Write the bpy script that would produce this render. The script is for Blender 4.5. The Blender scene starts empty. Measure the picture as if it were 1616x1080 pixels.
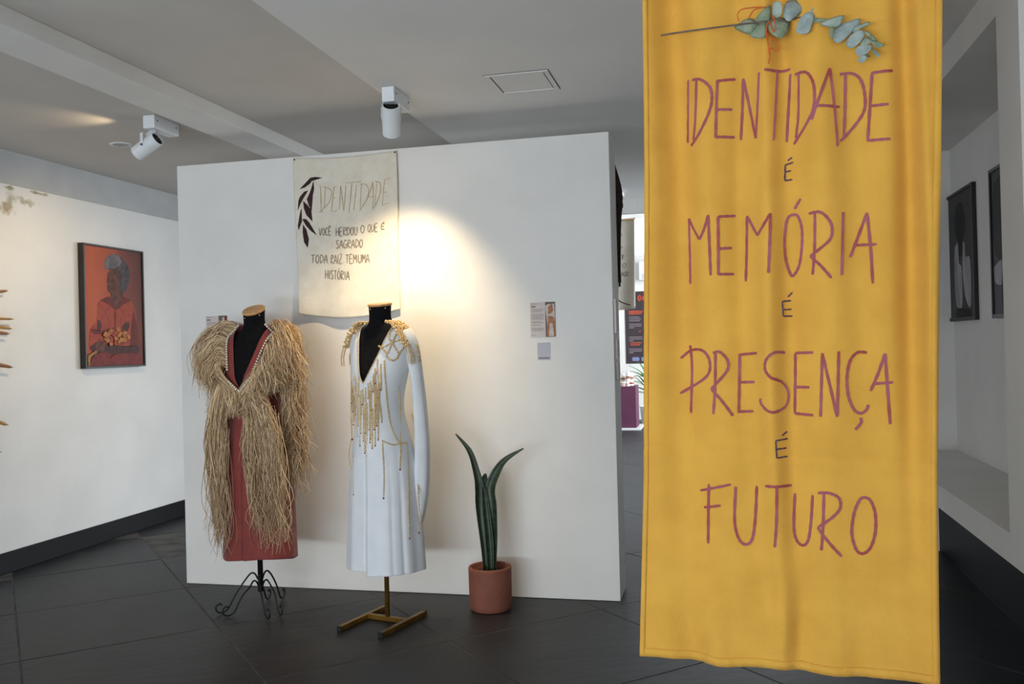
import bpy, bmesh, math, random
from mathutils import Vector, Matrix, noise
random.seed(7)
S = bpy.context.scene
COL = S.collection

# ------------------------------------------------------------------ camera
FPX, CAM = 1404.0, Vector((0, 0, 1.4))
ROLL, PITCH, YAW = math.radians(1.449), math.radians(0.222), math.radians(13.38)
cr, sr = math.cos(ROLL), math.sin(ROLL)
cp, sp = math.cos(PITCH), math.sin(PITCH)
cy, sy = math.cos(YAW), math.sin(YAW)
AR = Vector((cy, sy, 0)); AF = Vector((-sy*cp, cy*cp, sp)); AU = AR.cross(AF)
cam_d = bpy.data.cameras.new('camera'); cam = bpy.data.objects.new('camera', cam_d); COL.objects.link(cam)
cam_d.sensor_width = 36; cam_d.lens = FPX/1616*36; cam_d.clip_start = 0.05
ix = AR*cr - AU*sr; iy = AR*sr + AU*cr; iz = -AF
cam.matrix_world = Matrix(((ix.x, iy.x, iz.x, CAM.x), (ix.y, iy.y, iz.y, CAM.y), (ix.z, iy.z, iz.z, CAM.z), (0, 0, 0, 1)))
S.camera = cam

# ------------------------------------------------------------------ world, daylight, exposure
W = bpy.data.worlds.new('sky'); S.world = W; W.use_nodes = True
bgn = W.node_tree.nodes['Background']; bgn.inputs[0].default_value = (0.78, 0.88, 1, 1); bgn.inputs[1].default_value = 1.4
def area(name, loc, target, sx, sy_, power, col):
    l = bpy.data.lights.new(name, 'AREA'); l.shape = 'RECTANGLE'; l.size = sx; l.size_y = sy_; l.energy = power; l.color = col
    o = bpy.data.objects.new(name, l); COL.objects.link(o); o.location = loc
    o.rotation_euler = (Vector(target)-Vector(loc)).to_track_quat('-Z', 'Z').to_euler(); return o
area('daylight_shopfront', (-1.6, -2.55, 1.6), (-1.9, 5, 1.2), 5.2, 1.9, 36, (0.97, 0.98, 1))
area('daylight_pavement_bounce', (-2.4, -2.6, .5), (-2.6, 1.6, 2.75), 4.2, .7, 185, (0.82, 0.92, 1))
area('daylight_far_window', (2.9, 12.6, 1.9), (-3, 13.0, 1.0), 5.0, 2.6, 700, (0.86, 0.93, 1))
area('corridor_fill_light', (1.35, 7.7, 1.6), (-2.2, 8.2, .4), 1.6, 1.6, 42, (0.86, 0.93, 1)).data.spread = math.radians(110)  # fill lamp added to brighten the corridor banner
S.view_settings.view_transform = 'Standard'; S.view_settings.look = 'None'
S.view_settings.gamma = 1; S.view_settings.use_curve_mapping = False
S.view_settings.exposure = 0.05

# ------------------------------------------------------------------ pixel -> real surface (for measuring only)
def ray(x, y):
    dx, dy = x-808.0, y-540.0
    u = dx*cr - dy*sr; v = dx*sr + dy*cr
    return AF*FPX + AR*u - AU*v
def pl(x, y, ax, val):
    d = ray(x, y); t = (val-CAM[ax])/d[ax]; return CAM + d*t
def plp(x, y, p0, n):
    d = ray(x, y); t = (p0-CAM).dot(n)/d.dot(n); return CAM + d*t

# ------------------------------------------------------------------ materials
def srgb(r, g, b):
    f = lambda c: (c/255/12.92) if c/255 <= .04045 else ((c/255+.055)/1.055)**2.4
    return (f(r), f(g), f(b), 1)
def mat(name, c, rough=.6, c2=None, ns=8, nd=4, bump=0, bs=60, metal=0, spec=.5, emit=0, sheen=0, stretch=None, trans=0):
    m = bpy.data.materials.new(name); m.use_nodes = True; nt = m.node_tree; b = nt.nodes['Principled BSDF']
    b.inputs['Roughness'].default_value = rough; b.inputs['Metallic'].default_value = metal
    b.inputs['Specular IOR Level'].default_value = spec
    if sheen: b.inputs['Sheen Weight'].default_value = sheen
    tc = nt.nodes.new('ShaderNodeTexCoord'); mp = nt.nodes.new('ShaderNodeMapping'); nt.links.new(tc.outputs['Object'], mp.inputs[0])
    if stretch: mp.inputs['Scale'].default_value = stretch
    n = nt.nodes.new('ShaderNodeTexNoise'); n.inputs['Scale'].default_value = ns; n.inputs['Detail'].default_value = nd
    nt.links.new(mp.outputs[0], n.inputs['Vector'])
    r = nt.nodes.new('ShaderNodeValToRGB'); r.color_ramp.elements[0].position = .35; r.color_ramp.elements[1].position = .65
    if c2 is None: c2 = tuple(v*.92 for v in c[:3])+(1,)
    r.color_ramp.elements[0].color = c; r.color_ramp.elements[1].color = c2
    nt.links.new(n.outputs['Fac'], r.inputs[0]); nt.links.new(r.outputs[0], b.inputs['Base Color'])
    if emit:
        b.inputs['Emission Strength'].default_value = emit; nt.links.new(r.outputs[0], b.inputs['Emission Color'])
    if bump:
        n2 = nt.nodes.new('ShaderNodeTexNoise'); n2.inputs['Scale'].default_value = bs; n2.inputs['Detail'].default_value = 5
        nt.links.new(mp.outputs[0], n2.inputs['Vector'])
        bp = nt.nodes.new('ShaderNodeBump'); bp.inputs['Strength'].default_value = bump; bp.inputs['Distance'].default_value = .01
        nt.links.new(n2.outputs['Fac'], bp.inputs['Height']); nt.links.new(bp.outputs[0], b.inputs['Normal'])
    if trans:
        tb = nt.nodes.new('ShaderNodeBsdfTranslucent'); mx = nt.nodes.new('ShaderNodeMixShader'); mx.inputs[0].default_value = trans
        nt.links.new(r.outputs[0], tb.inputs[0]); nt.links.new(b.outputs[0], mx.inputs[1]); nt.links.new(tb.outputs[0], mx.inputs[2]); nt.links.new(mx.outputs[0], nt.nodes['Material Output'].inputs[0])
    return m
def attr_mat(name, ca, cb, rough=.7, attr='tone', sheen=0):
    m = bpy.data.materials.new(name); m.use_nodes = True; nt = m.node_tree; b = nt.nodes['Principled BSDF']
    b.inputs['Roughness'].default_value = rough; b.inputs['Specular IOR Level'].default_value = .25
    a = nt.nodes.new('ShaderNodeAttribute'); a.attribute_name = attr
    r = nt.nodes.new('ShaderNodeValToRGB'); r.color_ramp.elements[0].color = ca; r.color_ramp.elements[1].color = cb
    nt.links.new(a.outputs['Fac'], r.inputs[0]); nt.links.new(r.outputs[0], b.inputs['Base Color'])
    return m
M = {}
WALL = srgb(226, 224, 220)
M['wall'] = mat('wall_paint', WALL, .75, srgb(220, 218, 214), 3, 3, .06, 25, spec=.2)
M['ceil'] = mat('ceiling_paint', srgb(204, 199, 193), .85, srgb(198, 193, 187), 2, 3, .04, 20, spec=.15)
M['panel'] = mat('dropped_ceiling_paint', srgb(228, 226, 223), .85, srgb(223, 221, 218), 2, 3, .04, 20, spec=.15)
M['fascia'] = mat('fascia_grey', srgb(184, 184, 183), .85, srgb(176, 176, 175), 4, 3, .05, 20, spec=.15)  # even grey, darker than the wall below it
M['slate'] = mat('slate_tile', srgb(30, 31, 34), .48, srgb(41, 41, 44), 2.2, 6, .25, 9, spec=.4, stretch=(1, 2.2, 1))
M['grout'] = mat('grout', srgb(92, 90, 88), .9, srgb(56, 55, 54), 6)
M['black_base'] = mat('black_base_paint', srgb(13, 14, 17), .5, srgb(17, 18, 21), 4, spec=.2)
M['white_metal'] = mat('white_enamel', srgb(225, 228, 230), .4, srgb(218, 222, 224), 10)
M['dark_metal'] = mat('dark_grill', srgb(30, 28, 27), .5, srgb(44, 40, 38), 30, metal=.4)
M['black_iron'] = mat('black_iron', srgb(20, 20, 21), .5, srgb(30, 30, 30), 30, metal=.3, bump=.1)
M['gold'] = mat('bronze_paint', srgb(150, 112, 48), .38, srgb(122, 88, 34), 12, metal=.7)
M['rubber'] = mat('rubber_cap', srgb(18, 18, 18), .8)
M['form'] = mat('black_jersey', srgb(16, 15, 17), .95, srgb(22, 21, 23), 60, bump=.15, bs=300, spec=.1)
M['wood'] = mat('pale_wood', srgb(205, 160, 105), .5, srgb(180, 132, 80), 6, stretch=(1, 14, 4), bump=.1)
M['wood_a'] = mat('brown_wood', srgb(158, 112, 78), .55, srgb(128, 84, 56), 8, stretch=(4, 1, 20))
M['wood_b'] = mat('ochre_wood', srgb(186, 150, 98), .55, srgb(164, 126, 78), 8, stretch=(4, 1, 20))
M['pin'] = mat('pin_head', srgb(232, 230, 222), .3, metal=.3)
M['rust'] = mat('rust_red_crepe', srgb(132, 53, 46), .8, srgb(120, 46, 41), 14, bump=.12, bs=220, sheen=.15)
M['white_cloth'] = mat('white_crepe', srgb(226, 228, 230), .65, srgb(218, 221, 224), 9, bump=.08, bs=260, sheen=.2)
M['cotton'] = mat('raw_cotton', srgb(234, 227, 212), .9, srgb(226, 218, 202), 16, bump=.3, bs=220, spec=.1, trans=.1)
M['yellow'] = mat('mustard_cotton', srgb(229, 175, 75), .85, srgb(221, 166, 69), 9, bump=.25, bs=300, spec=.15, sheen=.1, trans=.12)
M['ink'] = mat('plum_marker', srgb(150, 62, 58), .8, srgb(158, 84, 96), 14, 5)
M['ink_dark'] = mat('dark_marker', srgb(62, 42, 62), .8, srgb(92, 58, 74), 30, 3)
M['ochre_ink'] = mat('ochre_pencil', srgb(176, 152, 108), .9, srgb(190, 168, 124), 40)
M['pencil'] = mat('grey_pencil', srgb(122, 110, 96), .9, srgb(148, 136, 118), 40)
M['leaf_ink'] = mat('dark_brown_print', srgb(46, 24, 26), .9, srgb(56, 32, 32), 30)
M['terracotta'] = mat('terracotta', srgb(134, 78, 60), .75, srgb(122, 69, 52), 10, bump=.1, bs=60)
M['soil'] = mat('potting_soil', srgb(38, 28, 22), .95, srgb(58, 42, 32), 60, bump=.8, bs=90)
M['snake'] = mat('snake_leaf', srgb(28, 42, 28), .42, srgb(50, 68, 44), 9, 3, stretch=(1, 1, 6))
M['snake_tip'] = mat('snake_leaf_plain', srgb(44, 58, 40), .42, srgb(34, 48, 32), 9, 3, stretch=(2, 2, 5))
M['euc'] = mat('eucalyptus_leaf', srgb(128, 146, 132), .6, srgb(154, 168, 156), 40, 5, bump=.3, bs=120)
M['euc_b'] = mat('eucalyptus_leaf_green', srgb(112, 128, 104), .6, srgb(140, 150, 126), 40, 5, bump=.3, bs=120)
M['euc_c'] = mat('eucalyptus_leaf_blue', srgb(150, 162, 158), .6, srgb(130, 144, 142), 40, 5, bump=.3, bs=120)
M['stem'] = mat('dry_stem', srgb(110, 92, 84), .7, srgb(88, 72, 66), 40)
M['twine'] = mat('orange_twine', srgb(208, 98, 42), .8, srgb(190, 80, 34), 80)
M['pearl'] = mat('pearl_bead', srgb(228, 222, 204), .28, srgb(212, 204, 184), 200)
M['bead'] = mat('gold_bead', srgb(226, 200, 150), .4, srgb(192, 156, 100), 220)
M['bead_red'] = mat('red_bead', srgb(146, 44, 34), .35, srgb(120, 34, 28), 200)
M['raffia'] = attr_mat('raffia_straw', srgb(146, 108, 72), srgb(250, 224, 184), .55)
M['raffia_core'] = mat('raffia_mat', srgb(150, 115, 72), .9, srgb(112, 84, 52), 60, stretch=(1, 1, .15), bump=.4, bs=160)
M['paper'] = mat('white_paper', srgb(226, 220, 216), .8, srgb(221, 214, 210), 20)
M['paper_pink'] = mat('card_paper', srgb(206, 195, 192), .8, srgb(200, 188, 186), 20)
M['paper_grey'] = mat('sticker_paper', srgb(186, 188, 196), .8, srgb(176, 178, 188), 60)
M['text_grey'] = mat('grey_print', srgb(128, 116, 116), .9, srgb(140, 128, 126), 60)
M['frame'] = mat('black_frame', srgb(26, 21, 20), .45, srgb(36, 30, 27), 20)
M['purple'] = mat('plum_paint', srgb(92, 42, 70), .6, srgb(86, 38, 66), 6)
M['poster'] = mat('poster_dark', srgb(56, 44, 50), .6, srgb(50, 40, 46), 6)
M['orange_ink'] = mat('poster_orange', srgb(178, 72, 46), .7)
M['poster_text'] = mat('poster_grey', srgb(140, 128, 134), .7)
M['blue_ink'] = mat('poster_blue', srgb(120, 130, 170), .7)
M['green'] = mat('palm_leaf', srgb(62, 118, 52), .5, srgb(86, 146, 70), 12)
M['glass'] = mat('frosted_glass', srgb(225, 238, 250), .5, srgb(218, 232, 246), 8, emit=.9)
M['lens'] = mat('lamp_lens', srgb(255, 226, 170), .3, srgb(255, 220, 160), 5, emit=14)
M['brown_hair'] = mat('dark_brown_fibre', srgb(44, 30, 26), .9, srgb(62, 44, 36), 50, bump=.5, bs=90)

# left wall: paint with old water stains near the top edge
def stain_wall():
    m = M['wall'].copy(); m.name = 'wall_paint_stained'; nt = m.node_tree; b = nt.nodes['Principled BSDF']
    src = b.inputs['Base Color'].links[0].from_socket
    geo = nt.nodes.new('ShaderNodeNewGeometry'); prev = src
    for (c, sc, lo, hi, colr) in [((-4.58, 4.93, 2.40), (0, 5.5, 7.0), .50, .62, (150, 128, 80)), ((-4.58, 5.12, 2.455), (0, 3.6, 14), .52, .66, (150, 138, 104)),
                                  ((-4.58, 4.97, 2.53), (0, 8, 34), .44, .58, (130, 112, 72)), ((-4.58, 5.22, 2.535), (0, 6, 40), .46, .6, (140, 124, 84)), ((-4.58, 5.0, 2.46), (0, 2.6, 5.5), .60, .75, (176, 176, 160))]:
        s = nt.nodes.new('ShaderNodeVectorMath'); s.operation = 'SUBTRACT'; s.inputs[1].default_value = c; nt.links.new(geo.outputs['Position'], s.inputs[0])
        k = nt.nodes.new('ShaderNodeVectorMath'); k.operation = 'MULTIPLY'; k.inputs[1].default_value = sc; nt.links.new(s.outputs[0], k.inputs[0])
        ln = nt.nodes.new('ShaderNodeVectorMath'); ln.operation = 'LENGTH'; nt.links.new(k.outputs[0], ln.inputs[0])
        f = nt.nodes.new('ShaderNodeMapRange'); f.inputs[1].default_value = 0; f.inputs[2].default_value = 1; f.inputs[3].default_value = .28; f.inputs[4].default_value = -.35
        f.clamp = False; nt.links.new(ln.outputs['Value'], f.inputs[0])
        n = nt.nodes.new('ShaderNodeTexNoise'); n.inputs['Scale'].default_value = 14; n.inputs['Detail'].default_value = 6; nt.links.new(geo.outputs['Position'], n.inputs['Vector'])
        ad = nt.nodes.new('ShaderNodeMath'); nt.links.new(f.outputs[0], ad.inputs[0]); nt.links.new(n.outputs['Fac'], ad.inputs[1])
        r = nt.nodes.new('ShaderNodeMapRange'); r.inputs[1].default_value = lo; r.inputs[2].default_value = hi+.1; r.inputs[4].default_value = .8; nt.links.new(ad.outputs[0], r.inputs[0])
        mx = nt.nodes.new('ShaderNodeMix'); mx.data_type = 'RGBA'; nt.links.new(r.outputs[0], mx.inputs[0]); nt.links.new(prev, mx.inputs[6]); mx.inputs[7].default_value = srgb(*colr)
        prev = mx.outputs[2]
    nt.links.new(prev, b.inputs['Base Color']); return m
M['wall_stain'] = stain_wall()

# ------------------------------------------------------------------ mesh builder
ICO = None
def ico():
    global ICO
    if ICO is None:
        bm = bmesh.new(); bmesh.ops.create_icosphere(bm, subdivisions=1, radius=1)
        bm.verts.ensure_lookup_table(); ICO = ([v.co.copy() for v in bm.verts], [[v.index for v in f.verts] for f in bm.faces]); bm.free()
    return ICO
class MB:
    def __init__(s): s.v = []; s.f = []; s.m = []; s.cur = 0; s.tone = None
    def add(s, vs, fs):
        o = len(s.v); s.v += [Vector(q) for q in vs]; s.f += [[i+o for i in f] for f in fs]; s.m += [s.cur]*len(fs); return o
    def box(s, x0, x1, y0, y1, z0, z1):
        s.add([(x, y, z) for z in (z0, z1) for y in (y0, y1) for x in (x0, x1)], [(0, 2, 3, 1), (4, 5, 7, 6), (0, 1, 5, 4), (2, 6, 7, 3), (0, 4, 6, 2), (1, 3, 7, 5)]); return s
    def bar(s, a, b, w, h, up=(0, 0, 1)):
        a, b = Vector(a), Vector(b); d = (b-a).normalized(); u = Vector(up); x = d.cross(u)
        if x.length < 1e-4: x = d.cross(Vector((1, 0, 0)))
        x.normalize(); u = x.cross(d); x = x*w/2; u = u*h/2
        s.add([a-x-u, a+x-u, a+x+u, a-x+u, b-x-u, b+x-u, b+x+u, b-x+u], [(3, 2, 1, 0), (4, 5, 6, 7), (0, 1, 5, 4), (1, 2, 6, 5), (2, 3, 7, 6), (3, 0, 4, 7)]); return s
    def tube(s, pts, r, n=8, cap=True):
        pts = [Vector(p) for p in pts]; k = len(pts); R = r if hasattr(r, '__len__') else [r]*k
        t0 = (pts[1]-pts[0]).normalized(); ref = Vector((0, 0, 1)) if abs(t0.z) < .9 else Vector((1, 0, 0))
        vs = []; a = t0.cross(ref).normalized()
        for i, p in enumerate(pts):
            t = (pts[min(i+1, k-1)]-pts[max(i-1, 0)]).normalized()
            a = (a-t*a.dot(t)); a = a.normalized() if a.length > 1e-6 else t.orthogonal().normalized(); b = t.cross(a)
            for j in range(n):
                q = 2*math.pi*j/n; vs.append(p+(a*math.cos(q)+b*math.sin(q))*R[i])
        fs = [(i*n+j, i*n+(j+1) % n, (i+1)*n+(j+1) % n, (i+1)*n+j) for i in range(k-1) for j in range(n)]
        if cap: fs += [tuple(reversed(range(n))), tuple(range((k-1)*n, k*n))]
        s.add(vs, fs); return s
    def lathe(s, prof, c=(0, 0, 0), n=32, axis=None):
        vs = []; c = Vector(c)
        if axis is None: X, Y, Z = Vector((1, 0, 0)), Vector((0, 1, 0)), Vector((0, 0, 1))
        else:
            Z = Vector(axis).normalized(); X = Z.orthogonal().normalized(); Y = Z.cross(X)
        for r, z in prof:
            for j in range(n):
                q = 2*math.pi*j/n; vs.append(c+X*(r*math.cos(q))+Y*(r*math.sin(q))+Z*z)
        fs = [(i*n+j, i*n+(j+1) % n, (i+1)*n+(j+1) % n, (i+1)*n+j) for i in range(len(prof)-1) for j in range(n)]
        s.add(vs, fs); return s
    def grid(s, P, nu, nv, wrap=False):
        vs = [P(i/nu, j/nv) for j in range(nv+1) for i in range(nu+1)]; w = nu+1
        s.add(vs, [(j*w+i, j*w+i+1, (j+1)*w+i+1, (j+1)*w+i) for j in range(nv) for i in range(nu)]); return s
    def poly(s, pts): s.add(pts, [tuple(range(len(pts)))]); return s
    def beads(s, pts, r, step=None, jit=0):
        pts = [Vector(p) for p in pts]; step = step or r*2.0; V, F = ico(); need = 0; out = []
        for a, b in zip(pts, pts[1:]):
            L = (b-a).length; q = need
            while q < L: out.append(a+(b-a)*(q/L)); q += step
            need = q-L
        for p in out:
            k = r*(1+random.uniform(-.08, .08)); s.add([p+v*k for v in V], F)
        return s
    def build(s, name, mats, parent=None, smooth=False, solid=0, bevel=0, subsurf=0):
        me = bpy.data.meshes.new(name); o = bpy.data.objects.new(name, me); COL.objects.link(o)
        mats = mats if isinstance(mats, (list, tuple)) else [mats]
        if parent is not None:
            inv = XF[parent.name].inverted(); vs = [inv @ v for v in s.v]; o.parent = parent; XF[o.name] = XF[parent.name].copy()
        else:
            lo = [min(v[i] for v in s.v) for i in range(3)]; hi = [max(v[i] for v in s.v) for i in range(3)]
            org = Vector(((lo[0]+hi[0])/2, (lo[1]+hi[1])/2, lo[2])); vs = [v-org for v in s.v]; o.location = org; XF[o.name] = Matrix.Translation(org)
        me.from_pydata(vs, [], s.f); me.update()
        for k in mats: me.materials.append(M[k] if isinstance(k, str) else k)
        if len(mats) > 1: me.polygons.foreach_set('material_index', s.m)
        if smooth: me.polygons.foreach_set('use_smooth', [True]*len(s.f))
        if s.tone: a = me.attributes.new('tone', 'FLOAT', 'POINT'); a.data.foreach_set('value', s.tone)
        if bevel: q = o.modifiers.new('bevel', 'BEVEL'); q.width = bevel; q.segments = 2; q.limit_method = 'ANGLE'
        if subsurf: q = o.modifiers.new('sub', 'SUBSURF'); q.levels = q.render_levels = subsurf
        if solid: q = o.modifiers.new('solid', 'SOLIDIFY'); q.thickness = solid; q.offset = -1
        return o
XF = {}
def tag(o, label, cat, group=None):
    o['label'] = label; o['category'] = cat
    if group: o['group'] = group
    return o
def thing(name, label, cat, loc=(0, 0, 0), rz=0, group=None):
    o = bpy.data.objects.new(name, None); COL.objects.link(o); o.location = loc; o.rotation_euler = (0, 0, rz); o.empty_display_size = .1
    XF[o.name] = Matrix.Translation(Vector(loc)) @ Matrix.Rotation(rz, 4, 'Z'); return tag(o, label, cat, group)
def struct(o): o['kind'] = 'structure'; return o
def stuff(o): o['kind'] = 'stuff'; return o
def smooth_path(p, n=6):
    p = [Vector(q) for q in p]
    if len(p) < 3: return [p[0].lerp(p[-1], i/n) for i in range(n+1)]
    out = []
    for i in range(len(p)-1):
        a, b, c, d = p[max(i-1, 0)], p[i], p[i+1], p[min(i+2, len(p)-1)]
        for k in range(n):
            t = k/n; out.append(.5*((2*b)+(c-a)*t+(2*a-5*b+4*c-d)*t*t+(3*b-a-3*c+d)*t**3))
    return out+[p[-1]]
def sst(a, b, x):
    t = max(0, min(1, (x-a)/(b-a))); return t*t*(3-2*t)

# ================================================================== ROOM SHELL
XL, XN, ZC, ZD, YB, YE = -4.58, 1.0, 2.78, 2.70, -2.4, 9.0
floor = struct(MB().box(-4.8, 3.2, YB-.2, 16.4, -.12, -.0028).build('floor', 'grout'))
# slate tiles laid on the diagonal
ang = math.radians(43.7); E2 = Vector((math.cos(ang), math.sin(ang), 0)); E1 = Vector((math.sin(ang), -math.cos(ang), 0)); SP = .885
tile_me = None
def tile_mesh(var):
    rs = random.Random(var); n = 6; h = SP/2-.0025
    bm = bmesh.new(); bmesh.ops.create_cube(bm, size=1, matrix=Matrix.Diagonal((2*h, 2*h, .008, 1)))
    bmesh.ops.bevel(bm, geom=[e for e in bm.edges if all(v.co.z > 0 for v in e.verts)], offset=.003, segments=1, affect='EDGES')
    me = bpy.data.meshes.new('tile'); bm.to_mesh(me); bm.free(); me.materials.append(M['slate']); return me
tms = [tile_mesh(i) for i in range(1)]
rt = random.Random(3)
for i in range(-24, 10):
    for j in range(-4, 20):
        c = E1*(-3.83+(i+.5)*SP)+E2*(.085+(j+.5)*SP)
        if not (-4.75 < c.x < 2.0 and 1.5 < c.y < 16): continue
        if c.y > 9.5 and not (-2.9 < c.x < .6): continue
        if c.y > 5.6 and c.y <= 9.5 and -4.0 < c.x < -1.6: continue
        o = bpy.data.objects.new('tile', tms[0]); COL.objects.link(o); o.parent = floor
        o.location = Vector((c.x, c.y, -.005+rt.uniform(-.0006, .0006)))-floor.location; o.rotation_euler = (0, 0, ang+rt.choice((0, 1, 2, 3))*math.pi/2)
wl = struct(MB().box(XL-.2, XL, YB, YE, 0, 2.55).build('wall_left', 'wall_stain'))
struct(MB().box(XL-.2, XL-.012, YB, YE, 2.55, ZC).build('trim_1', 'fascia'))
struct(MB().box(XL, XL+.014, YB, YE, 0, .137).build('baseboard_left', 'black_base', bevel=.003))
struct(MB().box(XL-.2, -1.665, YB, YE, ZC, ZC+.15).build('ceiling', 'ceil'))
struct(MB().box(-2.95, -2.70, YB, YE, ZD, ZC).build('trim_2', 'wall', bevel=.004))                 # ceiling beam
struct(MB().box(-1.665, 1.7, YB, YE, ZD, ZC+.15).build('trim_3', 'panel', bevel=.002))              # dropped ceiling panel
# right wall with the display niche
NY0, NY1, NZ0, NZ1, NX = 3.585, 6.12, .667, 2.563, 1.42
fr = MB(); fr.box(XN, NX, NY0-.25, NY1+.12, .556, NZ0).box(XN, NX, NY0-.25, NY1+.12, NZ1, ZD).box(XN, NX, NY0-.25, NY0, NZ0, NZ1).box(XN, NX, NY1, NY1+.12, NZ0, NZ1)
fr.box(NX, NX+.12, NY0-.25, NY1+.12, .556, ZD)
struct(fr.build('wall_right', 'wall'))
struct(MB().box(NX+.12, NX+.3, YB, NY0-.25, 0, ZD).build('wall_right_near', 'wall'))
struct(MB().box(XN, NX+.2, NY1+.12, 6.7, .0, ZD).box(XN, XN+.2, 8.5, YE, 0, ZD).box(XN, XN+.2, 6.7, 8.5, 0, .45).box(XN, XN+.2, 6.7, 8.5, 2.45, ZD).build('wall_right_far', 'wall'))  # opening added here to let the corridor fill through
w3 = MB()  # unseen window frame, added around the corridor fill lamp
for yy in (6.7, 7.58, 8.45): w3.box(XN+.08, XN+.13, yy, yy+.05, .45, 2.45)
struct(w3.box(XN+.08, XN+.13, 6.7, 8.5, .45, .5).box(XN+.08, XN+.13, 6.7, 8.5, 2.4, 2.45).build('added_window', 'white_metal'))
struct(MB().box(1.325, NX+.12, YB, NY1+.12, 0, .556).build('baseboard_right', 'black_base'))
# wall behind the camera: glazed shopfront with mullions
b = MB().box(-4.8, 1.8, YB-.2, YB, 0, .18).box(-4.8, 1.8, YB-.2, YB, 2.62, ZC).box(-4.8, -4.45, YB-.2, YB, .18, 2.62).box(1.2, 1.8, YB-.2, YB, .18, 2.62)
struct(b.build('wall_back', 'wall'))
wn = MB()
for x in (-4.45, -3.4, -2.3, -1.2, -.1, 1.15): wn.box(x, x+.05, YB-.12, YB-.06, .18, 2.62)
wn.box(-4.45, 1.2, YB-.12, YB-.06, .18, .23).box(-4.45, 1.2, YB-.12, YB-.06, 2.57, 2.62)
struct(wn.build('window_1', 'black_iron'))
# back of the hall behind the partition, and the bright far room
struct(MB().box(-4.8, -1.75, YE, YE+.2, 0, 4.0).build('wall_hall', 'wall'))
struct(MB().box(-1.75, 1.7, YE, YE+.2, ZD+.02, 4.0).build('wall_lintel', 'ceil'))
struct(MB().box(-3.4, -3.2, YE+.2, 16.2, 0, 4.0).build('wall_far_left', 'wall'))
fw = MB().box(-3.4, 3.2, 16.2, 16.4, 0, 2.98).box(-3.4, 3.2, 16.2, 16.4, 3.66, 4.0).box(-3.4, -2.9, 16.2, 16.4, 2.98, 3.66).box(1.0, 3.2, 16.2, 16.4, 2.98, 3.66)
struct(fw.build('wall_far', 'wall'))
w2 = MB().box(-2.9, 1.0, 16.27, 16.28, 2.98, 3.66); wo = struct(w2.build('window_2', 'glass'))
for k in range(14):
    x = -2.9+k*.3; MB().box(x-.008, x+.008, 16.22, 16.3, 2.98, 3.66).build('glazing_bar', 'white_metal', wo)
MB().box(-2.9, 1.0, 16.18, 16.3, 2.955, 2.99).build('window_sill', 'white_metal', wo)
struct(MB().box(-3.4, 3.2, YE+.2, 16.4, 4.0, 4.1).build('ceiling_far', 'ceil'))
struct(MB().box(3.0, 3.2, YE+.2, 10.1, 0, 4.0).box(3.0, 3.2, 15.1, 16.2, 0, 4).box(3.0, 3.2, 10.1, 15.1, 0, .6).box(3.0, 3.2, 10.1, 15.1, 3.2, 4).build('wall_far_right', 'wall'))
# round ceiling vent and access hatch
v = thing('ceiling_vent', 'small round white vent set in the ceiling beyond the left spotlight', 'vent', (-3.80, 5.07, ZC))
MB().lathe([(0, -.004), (.052, -.004), (.066, -.008), (.07, 0)], (-3.80, 5.07, ZC), 28).build('rim', 'white_metal', v, True)
MB().lathe([(0, -.006), (.048, -.006), (.048, -.004)], (-3.80, 5.07, ZC), 28).build('grille', 'fascia', v)
hx0, hx1, hy0, hy1 = -1.088, -.777, 4.13, 4.456
h = thing('access_hatch', 'square access hatch set flush in the ceiling', 'hatch', ((hx0+hx1)/2, (hy0+hy1)/2, ZD))
fm = MB()
for (x0, x1, y0, y1) in ((hx0, hx0+.022, hy0, hy1), (hx1-.022, hx1, hy0, hy1), (hx0+.022, hx1-.022, hy0, hy0+.022), (hx0+.022, hx1-.022, hy1-.022, hy1)): fm.box(x0, x1, y0, y1, ZD-.006, ZD)
fm.build('frame', 'panel', h)
MB().box(hx0+.028, hx1-.028, hy0+.028, hy1-.028, ZD-.004, ZD+.0).build('panel', 'panel', h, bevel=.001)
g = MB()
for (x0, x1, y0, y1) in ((hx0+.022, hx0+.028, hy0+.022, hy1-.022), (hx1-.028, hx1-.022, hy0+.022, hy1-.022), (hx0+.028, hx1-.028, hy0+.022, hy0+.028), (hx0+.028, hx1-.028, hy1-.028, hy1-.022),
                         (hx0-.004, hx0, hy0-.004, hy1+.004), (hx1, hx1+.004, hy0-.004, hy1+.004), (hx0, hx1, hy0-.004, hy0), (hx0, hx1, hy1, hy1+.004)): g.box(x0, x1, y0, y1, ZD-.0015, ZD)
g.build('shadow_gap', 'dark_metal', h)

# partition
PX0, PX1, PY, PT, PZ = -3.222, -.578, 4.815, .27, 2.547
pt = MB().box(PX0, PX1, PY, PY+PT, 0, PZ).build('partition_wall', 'wall', bevel=.004)
tag(pt, 'white free-standing partition wall behind the two dressed mannequins', 'partition')

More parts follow.
